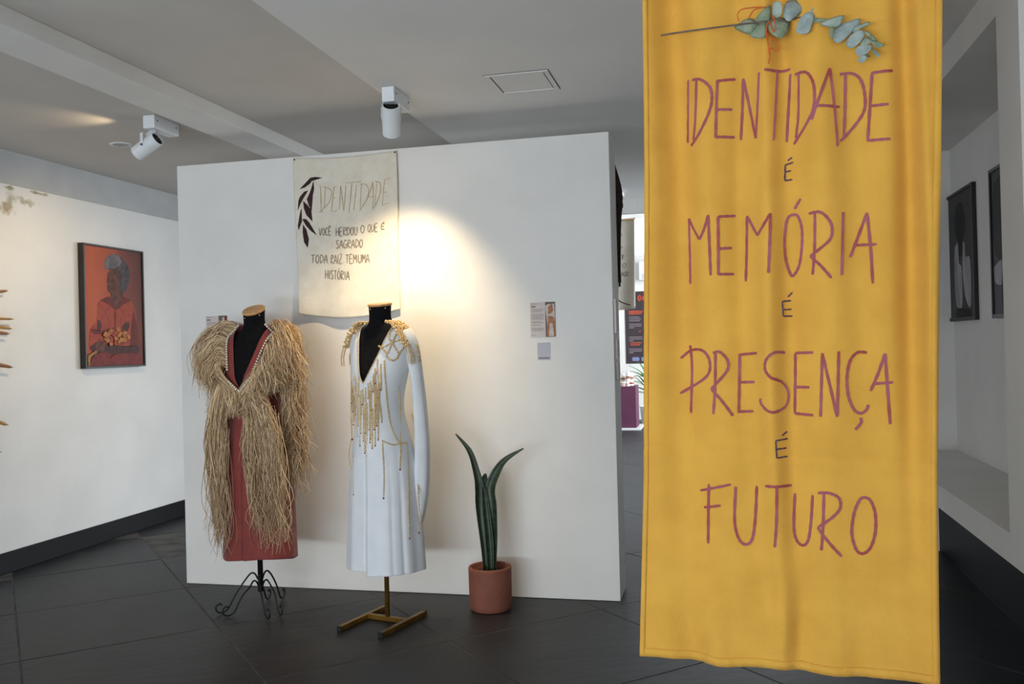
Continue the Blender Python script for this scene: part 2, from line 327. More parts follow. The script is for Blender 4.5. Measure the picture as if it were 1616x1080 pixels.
# ================================================================== SPOTLIGHTS
def spotlight(label, box, head, axis, target, power, size, blend, hooks, leak=None):
    (bx0, bx1, by0, by1, zt) = box
    t = thing('track_spotlight', label, 'spotlight', ((bx0+bx1)/2, (by0+by1)/2, zt), group='ceiling spotlights')
    bo = MB().box(bx0, bx1, by0, by1, zt-.075, zt).build('mount_box', 'white_metal', t, bevel=.004)
    for y in (by0+.03, by1-.03): MB().lathe([(0, .002), (.004, .002), (.005, 0)], (bx1, y, zt-.03), 8, (1, 0, 0)).build('screw', 'dark_metal', bo)
    A = Vector(axis).normalized(); c = Vector(head); L, Rr = .165, .046
    rear = c-A*L/2
    MB().lathe([(Rr*.86, .012), (Rr*.86, 0), (Rr, 0), (Rr, L), (Rr*.9, L), (Rr*.84, L-.02)], rear, 32, A).build('head', 'white_metal', t, True).modifiers.new('e', 'EDGE_SPLIT').split_angle = .6
    gr = MB().lathe([(0, .012), (Rr*.86, .012)], rear, 32, A)
    for k in range(6):
        q = A.orthogonal().normalized(); q.rotate(Matrix.Rotation(k*math.pi/6, 3, A)); gr.bar(rear+A*.009-q*Rr*.84, rear+A*.009+q*Rr*.84, .004, .006, A)
    gr.build('rear_grille', 'dark_metal', t)
    MB().lathe([(0, L-.022), (Rr*.84, L-.022)], rear, 32, A).build('lens', 'lens', t)
    side = A.cross(Vector((0, 0, 1))).normalized()
    top = Vector((hooks[0], hooks[1], zt-.075))
    for sg in (-1, 1):
        s0 = c+side*sg*(Rr+.003); s1 = Vector((s0.x, s0.y, zt-.085))
        MB().bar(s0-Vector((0, 0, .008)), s1, .003, .018, A).build('yoke_arm', 'white_metal', t)
        MB().lathe([(0, .004), (.006, .004), (.007, 0)], s0+side*sg*.001, 10, side*sg).build('pivot_screw', 'dark_metal', t)
    e0 = c+side*(Rr+.003); e1 = c-side*(Rr+.003); e0.z = e1.z = zt-.085
    MB().bar(e0, e1, .018, .004).bar(((e0+e1)/2)+Vector((0, 0, -.002)), Vector((top.x, top.y, zt-.073)), .02, .02, (1, 0, 0)).build('yoke_bridge', 'white_metal', t)
    l = bpy.data.lights.new('spot_beam', 'SPOT'); l.energy = power; l.color = (1, .77, .47); l.spot_size = math.radians(size); l.spot_blend = blend; l.shadow_soft_size = .03
    lo = bpy.data.objects.new('spot_beam', l); COL.objects.link(lo); lo.location = rear+A*(L+.005)
    lo.rotation_euler = (Vector(target)-lo.location).to_track_quat('-Z', 'Y').to_euler()
    if leak:
        l2 = bpy.data.lights.new('rim_spill', 'SPOT'); l2.energy = leak[1]; l2.color = (1, .77, .47); l2.spot_size = math.radians(76); l2.spot_blend = .9; l2.shadow_soft_size = .02
        o2 = bpy.data.objects.new('rim_spill', l2); COL.objects.link(o2); o2.location = rear+A*(L+.012)+Vector((0, 0, .055)); o2.rotation_euler = (Vector(leak[0])-o2.location).to_track_quat('-Z', 'Y').to_euler()
    return t
spotlight('white ceiling spotlight above the two mannequins, aimed down at the partition', (-1.62, -1.555, 4.15, 4.385, ZD), (-1.605, 4.235, 2.557), (-.25, .66, -.71), (-1.82, 4.82, 1.0), 92, 88, 1.0, (-1.59, 4.22))
spotlight('white ceiling spotlight by the left beam, aimed at the framed portrait', (-3.225, -3.15, 4.50, 4.74, ZC), (-3.27, 4.60, 2.628), (-.86, .04, -.47), (-4.58, 5.35, 1.62), 44, 84, .9, (-3.2, 4.57), ((-3.85, 4.30, 2.80), 5.5))

# ================================================================== PRINTED / FRAMED FLAT THINGS
FONT = {
 'A': [[(0, 0), (.5, 1), (1, 0)], [(.2, .38), (.8, .38)]], 'C': [[(.95, .9), (.6, 1), (.2, .8), (.05, .45), (.3, .05), (.7, 0), (.95, .12)]],
 'D': [[(.1, 1), (.1, 0)], [(0, 1), (.6, .95), (1, .6), (.9, .3), (.1, 0)]], 'E': [[(.9, 1), (.1, 1), (.1, 0), (.95, 0)], [(.1, .52), (.75, .52)]],
 'G': [[(.9, .9), (.5, 1), (.1, .7), (.1, .25), (.5, 0), (.9, .15), (.9, .45), (.6, .45)]], 'H': [[(.1, 1), (.05, 0)], [(.9, 1), (.9, 0)], [(.05, .5), (.9, .5)]],
 'I': [[(.5, 1), (.5, 0)]], 'M': [[(0, 0), (.1, 1), (.5, .4), (.9, 1), (1, 0)]], 'N': [[(.05, 0), (.1, 1), (.85, 0), (.95, 1)]], 'O': [[(.5, 1), (.12, .75), (.1, .3), (.5, 0), (.88, .3), (.88, .75), (.5, 1)]],
 'Q': [[(.5, 1), (.12, .75), (.1, .3), (.5, 0), (.88, .3), (.88, .75), (.5, 1)], [(.6, .25), (1, -.08)]], 'R': [[(.12, 1), (.1, 0)], [(0, .98), (.7, .95), (.9, .72), (.1, .45), (.95, 0)]],
 'S': [[(.9, .92), (.5, 1), (.15, .78), (.8, .35), (.6, .02), (.05, .1)]], 'T': [[(0, .98), (1, 1)], [(.5, .98), (.48, 0)]], 'U': [[(.08, 1), (.1, .25), (.5, 0), (.88, .25), (.92, 1)]],
 'V': [[(0, 1), (.45, 0), (1, 1)]], 'Z': [[(.05, 1), (.95, .98), (.05, 0), (1, .02)]], '.': [[(.2, .0), (.26, .05)]], ' ': [],
 'a': [[(.85, .64), (.85, 0)], [(.85, .5), (.5, .64), (.15, .45), (.15, .18), (.5, 0), (.85, .14)]], 'i': [[(.5, .62), (.5, 0)], [(.48, .88), (.52, .92)]]}
ACC = {'É': ('E', [[(.35, 1.12), (.75, 1.32)]]), 'Ê': ('E', [[(.25, 1.1), (.5, 1.28), (.75, 1.1)]]), 'Ó': ('O', [[(.4, 1.1), (.75, 1.3)]])}
def word(txt, x0, y0, x1, y1, x2=None):
    """strokes of a hand-lettered word: (x0,y0) lower left, (x1,y1) lower right, height x2 (units of the caller)"""
    adv = [(.45 if c in 'I.i ' else 1.0) for c in txt]; tot = sum(adv)+.22*(len(txt)-1); u = 0; out = []
    for c, a in zip(txt, adv):
        base, ex = ACC.get(c, (c, []))
        for st in FONT[base]+ex:
            out.append([((x0+(x1-x0)*(u+p[0]*a)/tot), (y0+(y1-y0)*(u+p[0]*a)/tot)-x2*p[1]) for p in st])
        u += a+.22
    return out
def ribbon(mb, pts, nrm, w, lift, taper=True):
    """flat painted stroke lying on a surface: pts 3d, nrm fn(point)->normal"""
    k = len(pts); vs = []
    for i, p in enumerate(pts):
        t = (pts[min(i+1, k-1)]-pts[max(i-1, 0)]).normalized(); n = nrm(p) if callable(nrm) else nrm
        s = t.cross(n).normalized(); ww = w/2*(1+.12*math.sin(i*1.7+p.x*60)); 
        if taper and (i == 0 or i == k-1): ww *= .75
        vs += [p+s*ww+n*lift, p-s*ww+n*lift]
    mb.add(vs, [(2*i, 2*i+1, 2*i+3, 2*i+2) for i in range(k-1)])

# ---- framed portrait on the left wall
FX = XL+.05
p = thing('framed_portrait', 'black framed colour portrait of a seated grey-haired sitter in rust blouse', 'picture', (XL, 5.94, 1.309))
y0, y1, z0, z1 = 5.597, 6.29, 1.309, 2.232
fm = MB().box(XL, FX, y0, y0+.014, z0, z1).box(XL, FX, y1-.014, y1, z0, z1).box(XL, FX, y0+.014, y1-.014, z0, z0+.014).box(XL, FX, y0+.014, y1-.014, z1-.014, z1)
fm.build('frame', 'frame', p, bevel=.002)
def print_mat(name, stops, direction):
    m = bpy.data.materials.new(name); m.use_nodes = True; nt = m.node_tree; b = nt.nodes['Principled BSDF']; b.inputs['Roughness'].default_value = .6; b.inputs['Specular IOR Level'].default_value = .25
    tc = nt.nodes.new('ShaderNodeTexCoord'); mp = nt.nodes.new('ShaderNodeVectorMath'); mp.operation = 'DOT_PRODUCT'; mp.inputs[1].default_value = direction
    nt.links.new(tc.outputs['Object'], mp.inputs[0]); n = nt.nodes.new('ShaderNodeTexNoise'); n.inputs['Scale'].default_value = 9; nt.links.new(tc.outputs['Object'], n.inputs[0])
    a = nt.nodes.new('ShaderNodeMath'); a.operation = 'MULTIPLY_ADD'; a.inputs[1].default_value = .25; nt.links.new(n.outputs['Fac'], a.inputs[0]); nt.links.new(mp.outputs['Value'], a.inputs[2])
    r = nt.nodes.new('ShaderNodeValToRGB'); cr_ = r.color_ramp
    while len(cr_.elements) < len(stops): cr_.elements.new(.5)
    for e, (q, c) in zip(cr_.elements, stops): e.position = q; e.color = srgb(*c)
    nt.links.new(a.outputs[0], r.inputs[0]); nt.links.new(r.outputs[0], b.inputs['Base Color']); return m
bgp = print_mat('print_backdrop', [(0, (172, 86, 56)), (.2, (156, 76, 52)), (.36, (116, 62, 50)), (.55, (86, 52, 46))], (0, 1.0, .12))
pm = {}
for k, c, c2 in (('hair', (84, 76, 78), (58, 50, 52)), ('hairl', (116, 106, 108), (84, 78, 80)), ('skin', (72, 40, 32), (104, 62, 48)), ('blouse', (158, 70, 48), (134, 56, 42)), ('blouse_d', (106, 44, 36), (90, 38, 34)),
                 ('flower', (150, 92, 50), (180, 118, 66)), ('skirt', (122, 48, 42), (98, 40, 38)), ('chairp', (150, 112, 60), (120, 88, 50)), ('shade', (64, 38, 34), (80, 44, 38))):
    pm[k] = mat('print_'+k, srgb(*c), .6, srgb(*c2), 22, 5, spec=.25)
order = ['bg', 'hair', 'hairl', 'skin', 'blouse', 'blouse_d', 'flower', 'skirt', 'chairp', 'shade']
pr = MB(); px = XL+.038
pr.poly([(px, y0+.014, z0+.014), (px, y1-.014, z0+.014), (px, y1-.014, z1-.014), (px, y0+.014, z1-.014)])
lay = [0]
def shp(key, pts, sm=True):
    lay[0] += 1; pr.cur = order.index(key); xx = px+.00025*lay[0]
    q = [pl(110+a/4.692, 370+b_/4.692, 0, xx) for a, b_ in pts]
    if sm: q = smooth_path(q+[q[0]], 4)[:-1]
    q = [Vector((xx, min(max(a.y, y0+.0145), y1-.0145), min(max(a.z, z0+.0145), z1-.0145))) for a in q]
    c = sum(q, Vector())/len(q); pr.add([c]+q, [(0, 1+i, 1+(i+1) % len(q)) for i in range(len(q))])
shp('hair', [(270, 230), (290, 170), (330, 150), (370, 165), (405, 200), (436, 245), (444, 310), (430, 390), (400, 435), (370, 420), (350, 330), (300, 270)])
shp('hairl', [(258, 238), (258, 195), (285, 160), (330, 145), (365, 162), (385, 205), (350, 245), (300, 252), (272, 265)])
shp('skin', [(280, 290), (305, 254), (345, 262), (372, 320), (366, 400), (392, 425), (400, 470), (345, 555), (300, 500), (303, 440), (282, 418), (276, 388), (284, 366), (271, 348), (280, 322)], False)
shp('blouse', [(205, 520), (225, 490), (285, 470), (320, 540), (350, 550), (400, 465), (450, 490), (482, 560), (496, 700), (500, 870), (330, 880), (170, 870), (145, 840), (150, 710), (195, 650), (205, 580)])
shp('blouse_d', [(225, 490), (290, 462), (325, 520), (345, 548), (330, 556), (285, 520)])
shp('blouse_d', [(400, 462), (450, 488), (400, 520), (355, 556), (350, 545)])
shp('shade', [(205, 640), (225, 640), (235, 690), (215, 720), (205, 690)])
shp('shade', [(440, 650), (405, 660), (385, 700), (420, 720), (440, 690)])
shp('blouse_d', [(470, 560), (500, 700), (506, 930), (450, 900), (455, 720)])
shp('blouse_d', [(335, 556), (343, 556), (340, 680), (332, 690)])
shp('blouse_d', [(160, 700), (230, 720), (330, 690), (320, 710), (230, 740), (165, 725)])
shp('shade', [(150, 840), (200, 800), (260, 810), (440, 830), (500, 820), (500, 880), (300, 890), (200, 885)])
shp('skin', [(190, 825), (225, 785), (262, 810), (262, 860), (215, 870)])
rf = random.Random(5)
for k in range(60):
    cx_, cy_ = rf.uniform(250, 440), rf.uniform(705, 820); w_ = rf.uniform(12, 24)
    if (cx_-345)**2/95**2+(cy_-760)**2/58**2 > 1: continue
    shp('flower' if k % 3 else 'blouse', [(cx_+w_*math.cos(a)*rf.uniform(.6, 1.1), cy_+w_*math.sin(a)*rf.uniform(.6, 1.1)) for a in [i*math.pi/3 for i in range(6)]])
shp('skirt', [(150, 985), (165, 910), (240, 875), (300, 890), (285, 985)])
shp('skirt', [(292, 985), (320, 900), (420, 880), (505, 890), (525, 980)])
shp('chairp', [(134, 900), (198, 858), (206, 876), (156, 910), (150, 980), (138, 980)], False)
pr.build('print', [bgp]+[pm[k] for k in order[1:]], p)

# ---- two black and white photographs in the niche
pm['bwbg'] = print_mat('print_bw_backdrop', [(0, (62, 60, 64)), (.3, (78, 76, 82)), (.7, (52, 50, 54)), (1, (34, 33, 36))], (0, .6, -.8))
pm['bwdark'] = mat('print_bw_dark', srgb(24, 22, 24), .6, srgb(36, 34, 36), 20, spec=.2)
pm['bwlight'] = mat('print_bw_light', srgb(172, 168, 172), .6, srgb(134, 130, 136), 14, 6, spec=.2, stretch=(1, 1, .3))
def niche_photo(label, ya, yb, za, zb, shapes):
    t = thing('framed_photograph', label, 'picture', (NX, (ya+yb)/2, za), group='black and white photographs in the niche')
    f0, f1 = NX-.025, NX
    MB().box(f0, f1, ya, ya+.018, za, zb).box(f0, f1, yb-.018, yb, za, zb).box(f0, f1, ya+.018, yb-.018, za, za+.022).box(f0, f1, ya+.018, yb-.018, zb-.018, zb).build('frame', 'frame', t, bevel=.002)
    q = MB(); xx = NX-.016; q.poly([(xx, yb-.018, za+.02), (xx, ya+.018, za+.02), (xx, ya+.018, zb-.018), (xx, yb-.018, zb-.018)])
    for n, (mi, pts) in enumerate(shapes):
        q.cur = mi; x2 = xx-.0004*(n+1)
        P = smooth_path([Vector((x2, yb+(ya-yb)*u, zb+(za-zb)*v_)) for u, v_ in pts+[pts[0]]], 4)[:-1]
        c = sum(P, Vector())/len(P); q.add([c]+P, [(0, 1+i, 1+(i+1) % len(P)) for i in range(len(P))])
    q.build('print', [pm['bwbg'], pm['bwdark'], pm['bwlight']], t)
niche_photo('black and white photo of a dark-haired figure in a white shirt', 5.543, 6.15, 1.480, 2.268,
            [(1, [(.3, .3), (.3, .18), (.42, .1), (.58, .1), (.68, .2), (.68, .32), (.55, .42), (.6, .5), (.42, .5), (.42, .42)]),
             (2, [(.28, .42), (.4, .4), (.42, .55), (.52, .6), (.52, .86), (.42, .9), (.28, .86), (.24, .6)]), (2, [(.6, .4), (.66, .42), (.68, .52), (.84, .55), (.84, .85), (.76, .9), (.62, .8), (.56, .6)]), (1, [(.3, .9), (.8, .92), (.78, .98), (.3, .98)])])
niche_photo('black and white photo half hidden by the niche post', 4.62, 5.213, 1.480, 2.268,
            [(1, [(.1, .1), (.6, .05), (.9, .3), (.8, .6), (.2, .62), (.05, .4)]), (2, [(.05, .66), (.3, .62), (.45, .7), (.3, .78), (.08, .76)]), (1, [(.3, .7), (.9, .72), (.9, .95), (.3, .95)])])

# ---- text cards on the partition
def card(name, label, corners, photo, parent_extra=None):
    ya = PY-.0025
    x0, x1, z0_, z1_ = corners
    t = thing(name, label, 'label card', ((x0+x1)/2, PY, z0_))
    MB().box(x0, x1, ya, PY, z0_, z1_).build('sheet', 'paper_pink', t)
    w, h_ = x1-x0, z1_-z0_; q = MB()
    def ln(u0, u1, v0, hh=.012): q.box(x0+w*u0, x0+w*u1, ya-.0006, ya, z1_-h_*(v0+hh), z1_-h_*v0)
    ln(.04, .3, .04, .015); ln(.04, .22, .10, .05)
    for k, (u1, v0) in enumerate([(.52, .2), (.5, .235), (.4, .27), (.55, .34), (.53, .375), (.55, .41), (.5, .445), (.55, .48), (.42, .55), (.52, .585), (.44, .65), (.52, .74), (.55, .775), (.5, .81), (.2, .93)]): ln(.04, u1, v0)
    q.build('text', 'text_grey', t)
    ph = MB(); a, b_ = photo
    ph.box(x0+w*.6, x1, ya-.0005, ya, z0_, z1_); ph.cur = 1
    def blob(mi, pts): 
        ph.cur = mi; blob.n += 1; P = [Vector((x0+w*(.6+.4*u), ya-.0006-.0002*blob.n, z1_-h_*v_)) for u, v_ in pts]; ph.poly(P)
    blob.n = 0
    for mi, pts in b_: blob(mi, pts)
    ph.build('photo', a, t)
    return t
pm['c_dark'] = mat('print_card_brown', srgb(98, 84, 74), .7, srgb(120, 104, 92), 40)
pm['c_skin'] = mat('print_card_tan', srgb(176, 122, 88), .7, srgb(152, 98, 66), 50)
pm['c_white'] = mat('print_card_white', srgb(206, 196, 190), .7, srgb(186, 172, 164), 50)
pm['c_red'] = mat('print_card_red', srgb(140, 40, 42), .7, srgb(110, 34, 36), 30)
card('text_card', 'small printed card with a brown photo right of the white dress', (-1.037, -.896, 1.442, 1.635),
     ([pm['c_dark'], pm['c_white'], pm['c_skin']], [(1, [(0, .1), (.4, .06), (.9, .06), (.95, .3), (.9, .98), (.3, .98), (.1, .4)]), (2, [(.3, .14), (.7, .05), (.8, .25), (.5, .34), (.25, .34)]), (2, [(.3, .4), (.8, .42), (1, .6), (1, 1), (.85, 1), (.7, .62), (.45, .6), (.3, 1), (.12, 1), (.22, .6)])]))
card('text_card', 'small printed card half hidden behind the raffia shoulder', (-3.046, -2.903, 1.43, 1.624),
     ([pm['c_dark'], pm['c_white'], pm['c_red']], [(1, [(.45, .05), (.7, .05), (.7, .8), (.45, .7)]), (2, [(.7, .03), (1, .03), (1, .9), (.75, .85)])]))
s0, s1 = pl(848, 541, 1, PY), pl(869, 568, 1, PY)
st = thing('sticker', 'small plain grey sticker below the printed card', 'sticker', ((s0.x+s1.x)/2, PY, s1.z))
MB().box(s0.x, s1.x, PY-.0018, PY, s1.z, s0.z).build('sheet', 'paper_grey', st)
MB().box(s0.x+.006, s1.x-.006, PY-.0024, PY-.0018, s1.z+.006, s1.z+.014).build('text', 'text_grey', st)
# cards on the end face of the partition
for lab, (ya, yb, za, zb) in (('upper white card on the narrow end of the partition', (4.835, 4.975, 1.452, 1.640)), ('middle white card on the narrow end of the partition', (4.855, 4.975, 1.315, 1.42)), ('lowest white card on the narrow end of the partition', (4.875, 4.975, 1.20, 1.30))):
    t = thing('wall_card', lab, 'label card', (PX1, (ya+yb)/2, za))
    MB().box(PX1, PX1+.012, ya, yb, za, zb).build('board', 'paper', t, bevel=.001)
    MB().box(PX1+.012, PX1+.0125, ya+.008, yb-.008, za+.008, zb-.008).build('print', 'paper_pink', t)

# ================================================================== WHITE COTTON BANNER ON THE PARTITION
TL, TR, BR_, BL_ = [pl(a, b_, 1, PY-.012) for a, b_ in ((463, 250), (626, 238), (632, 489), (474, 496))]
def cot(u, v_):
    p_ = TL.lerp(TR, u).lerp(BL_.lerp(BR_, u), v_)
    p_.z -= .014*math.sin(math.pi*u)*(1-v_)**3 + (.036*math.sin(math.pi*u)**1.0)*v_**4
    p_.x += .006*math.sin(v_*7)*(u-.5)
    p_.y += -.004-.020*v_**2*(.6+.4*math.cos(u*9+1)) - .004*math.sin(u*14+2*v_)*(.3+.7*v_) + .003*math.sin(v_*23+u*5)*math.sin(u*3)
    return p_
wb = thing('cotton_banner', 'cream cotton banner with leaf print and pencil lettering pinned to the partition', 'banner', ((TL.x+TR.x)/2, PY, BL_.z))
MB().grid(cot, 70, 90).build('cloth', 'cotton', wb, True, solid=.0012)
for u in (.015, .985):
    q = cot(u, .01); MB().lathe([(0, .006), (.004, .005), (.005, .0), (.001, 0), (.001, -.01)], q+Vector((0, -.001, 0)), 10, (0, -1, 0)).build('pin', 'dark_metal', wb)
def cot_uv(px_, py_):
    q = pl(px_, py_, 1, PY-.016); v_ = (TL.z-q.z)/(TL.z-BL_.z); xa = TL.x+(BL_.x-TL.x)*v_; xb = TR.x+(BR_.x-TR.x)*v_; return (q.x-xa)/(xb-xa), v_
YN = Vector((0, -1, 0))
def cot_stroke(mb, pts, w, sm=True):
    P = [cot(*cot_uv(a, b_)) for a, b_ in pts]; P = smooth_path(P, 4) if sm else P; ribbon(mb, P, YN, w, .0034)
q = MB()
for st_ in [[(355, 390), (365, 720)], [(335, 722), (385, 722)], [(415, 410), (400, 680)], [(385, 405), (470, 440), (490, 500), (460, 600), (385, 690), (345, 728)], [(520, 410), (490, 715)], [(515, 412), (555, 400)], [(505, 550), (540, 545)], [(488, 715), (562, 715)],
            [(600, 390), (590, 690)], [(600, 390), (645, 715)], [(645, 715), (665, 390)], [(670, 362), (850, 340)], [(735, 355), (710, 735)], [(790, 385), (765, 700)], [(850, 370), (840, 700)], [(835, 375), (900, 380), (935, 450), (920, 560), (835, 710)],
            [(985, 350), (960, 450), (925, 550)], [(985, 350), (995, 500), (990, 700)], [(935, 542), (1010, 530)], [(1035, 350), (1015, 660)], [(1010, 345), (1070, 360), (1085, 430), (1060, 560), (1000, 680)], [(1130, 330), (1105, 640)], [(1130, 330), (1205, 310)], [(1115, 490), (1165, 480)], [(1100, 645), (1190, 615)]]:
    cot_stroke(q, [(460+a/7.717, 240+b_/7.717) for a, b_ in st_], .0042, len(st_) > 2)
q.build('title_lettering', 'ochre_ink', wb)
q = MB()
for (txt, x0, yb0, x1, yb1, hh) in (('VOCÊ', 193, 545, 262, 541, 42), ('HERDOU', 290, 547, 412, 541, 46), ('O', 430, 531, 452, 529, 45), ('QUE', 470, 525, 527, 521, 44), ('É', 548, 510, 568, 508, 30),
                                    ('SAGRADO', 290, 617, 445, 612, 46), ('TODA', 148, 702, 242, 698, 46), ('RAIZ.', 262, 702, 338, 698, 48), ('TEM', 350, 698, 412, 697, 46), ('UMA', 420, 697, 482, 695, 46), ('HISTÓRIA', 228, 782, 370, 788, 46)):
    q = MB()
    for st_ in word(txt, x0, yb0, x1, yb1, hh): cot_stroke(q, [(450+a/3.6, 220+b_/3.6) for a, b_ in st_], .005, True)
    q.build('lettering', 'pencil', wb)
for pts in [[(385, 297), (290, 291), (235, 305), (180, 370), (108, 452), (170, 430), (235, 378), (265, 325), (310, 308)], [(275, 348), (283, 440), (265, 520), (250, 712), (215, 640), (195, 570), (225, 500), (250, 430), (265, 370)],
            [(212, 463), (165, 480), (115, 540), (95, 590), (86, 718), (115, 640), (150, 570)], [(150, 592), (200, 640), (245, 700), (262, 845), (190, 770), (160, 690)], [(132, 685), (135, 850), (93, 958), (85, 900), (105, 780), (120, 710)],
            [(138, 815), (185, 815), (225, 860), (310, 1012), (240, 960), (185, 900)], [(148, 880), (190, 950), (215, 1060), (200, 1165), (158, 1100), (143, 980)]]:
    q = MB(); P = [cot(*cot_uv(460+a/7.717, 240+b_/7.717))+YN*.0032 for a, b_ in pts]; c = sum(P, Vector())/len(P)
    c = cot(*cot_uv(460+sum(a for a, _ in pts)/len(pts)/7.717, 240+sum(b_ for _, b_ in pts)/len(pts)/7.717))+YN*.0032
    q.add([c]+P, [(0, 1+i, 1+(i+1) % len(P)) for i in range(len(P))]); q.build('leaf_print', 'leaf_ink', wb)

# ================================================================== YELLOW BANNER
GL, GR = Vector((-.257, 2.569, 0)), Vector((.518, 2.474, 0)); GD = (GR-GL).normalized(); GN = Vector((GD.y, -GD.x, 0))   # faces the camera
ZB0, ZB1 = .5, 2.52
def gplane(px_, py_, off=0):
    q = plp(px_, py_, GL+GN*off, GN); return (q-GL).dot(GD), q.z
eL = [gplane(1018, 0), gplane(1019, 260), gplane(1017, 540), gplane(1016, 760), gplane(1010, 1035)]
eR = [gplane(1487, 0), gplane(1485, 260), gplane(1481, 540), gplane(1479, 760), gplane(1484, 1082)]
def edge(e, z):
    e = sorted(e, key=lambda t: t[1])
    if z >= e[-1][1]: return e[-1][0]
    for a, b_ in zip(e, e[1:]):
        if z <= b_[1]: return a[0]+(b_[0]-a[0])*(z-a[1])/(b_[1]-a[1])
tie = gplane(1213, 45)
def gdisp(s, z):
    d = 0
    # long soft vertical pleats that fade and wander down the cloth
    for c, w, a, dr in ((.06, .040, .010, .01), (.135, .05, -.011, .0), (.235, .055, .010, .01), (.315, .028, -.004, .0), (.375, .030, .011, .015), (.425, .030, -.012, .01), (.53, .06, .009, .0), (.63, .05, -.005, -.01), (.735, .030, -.014, .0), (.775, .018, .008, 0)):
        cc = c+dr*(2.3-z)+.008*math.sin(z*3.1+c*20); d += (1.1+2.5*sst(.55, 1.9, z))*a*math.exp(-((s-cc)/w)**2)*(.75+.4*math.sin(z*2.3+c*31))
    d += .003*math.sin(s*60+z*2.2)*math.sin(z*1.7+1)
    # gather around the tied branch
    ds, dz = s-tie[0], tie[1]-z
    if dz > -.15:
        fan = ds/(.10+.35*max(dz, 0)); d += .010*math.exp(-max(dz, 0)*2.2)*math.cos(fan*9)*math.exp(-fan*fan*1.6)
    # fold creases from storage
    d += .0035*(math.exp(-((z-(1.085-.05*s))/.008)**2)-math.exp(-((z-(1.10-.05*s))/.014)**2)) + .002*math.exp(-((z-1.56)/.006)**2)*sst(.3, .6, s)
    # lower corners flare
    d += .010*sst(.95, .5, z)*math.exp(-((s-.10-.25*(1.0-z))/.05)**2) - .009*sst(1.0, .55, z)*math.exp(-((s-.03-.25*(1.0-z))/.05)**2)
    d += .008*sst(1.0, .6, z)*math.exp(-((s-.47+.22*(.95-z))/.03)**2) - .008*sst(1.0, .6, z)*math.exp(-((s-.52+.22*(.95-z))/.03)**2)
    # small wrinkles
    d += .0035*noise.noise((s*7, z*3, 1.7))*(1.3-.3*z)+.0014*noise.noise((s*22, z*9, 5.1))
    return d
def gpoint(s, z, lift=0):
    return GL+GD*s+GN*(gdisp(s, z)+lift)+Vector((0, 0, z))
def gbottom(u): return ZB0+.002*math.sin(u*17)
def gsurf(u, v_):
    z = gbottom(u)+(ZB1-gbottom(u))*v_
    s = edge(eL, z)*(1-u)+edge(eR, z)*u; return gpoint(s, z)
yb = thing('yellow_banner', 'tall mustard yellow cloth banner with hand-painted plum lettering', 'banner', (GL+GR)/2+Vector((0, 0, ZB0)))
MB().grid(gsurf, 120, 190).build('cloth', 'yellow', yb, True, solid=.0012)
def hem(u0, u1, v0, v1, n, nm):
    q = MB(); q.grid(lambda a, b_: (lambda p_: p_+GN*(.0028+.0006*math.sin((a if u1-u0 > .5 else b_)*160)))(gsurf(u0+(u1-u0)*a, v0+(v1-v0)*b_)), *n); return q.build(nm, 'yellow', yb, True, solid=.002)
hem(0, .018, 0, 1, (2, 190), 'hem'); hem(.978, 1, 0, 1, (2, 190), 'hem'); hem(0, 1, 0, .012, (190, 2), 'hem')
a_, b_ = gsurf(-.06, 1), gsurf(1.06, 1)
MB().tube([a_, b_], .009, 12).build('rod', 'wood', yb, True)
for u in (.08, .92):
    q = gsurf(u, 1); MB().tube([q, Vector((q.x, q.y, ZD))], .0012, 5).build('cord', 'white_metal', yb)
def gstroke(mb, pts, w, sm):
    P = [gplane(a, b_) for a, b_ in pts]; P = smooth_path([Vector((s, z, 0)) for s, z in P], 8)
    ribbon(mb, [gpoint(q.x, q.y) for q in P], GN, w, .0022)
def sc(o, k, strokes): return [[(o[0]+a/k, o[1]+b_/k) for a, b_ in s] for s in strokes]
T1 = sc((1010, 0), 3.298, [[(250, 415), (247, 570), (243, 735)], [(298, 420), (290, 620), (278, 730)], [(272, 420), (320, 425), (365, 460), (378, 520), (360, 600), (310, 700), (262, 755)], [(405, 425), (400, 570), (397, 720)], [(400, 428), (497, 412)], [(400, 577), (480, 570)], [(392, 720), (492, 712)],
    [(535, 405), (530, 570), (522, 725)], [(535, 405), (570, 560), (605, 725)], [(605, 725), (615, 560), (622, 385)], [(650, 375), (700, 372), (780, 355)], [(712, 365), (705, 560), (697, 740)], [(783, 380), (772, 560), (762, 738)], [(828, 390), (826, 600), (812, 720)], [(805, 390), (860, 390), (895, 430), (910, 500), (895, 610), (800, 752)],
    [(988, 368), (940, 510), (895, 640)], [(988, 368), (1010, 560), (1028, 770)], [(905, 572), (1040, 562)], [(1068, 390), (1066, 560), (1060, 720)], [(1040, 392), (1100, 382), (1145, 410), (1168, 480), (1168, 570), (1120, 650), (1042, 742)], [(1208, 375), (1196, 560), (1185, 730)], [(1205, 377), (1318, 360)], [(1205, 550), (1295, 538)], [(1180, 732), (1305, 720)]])
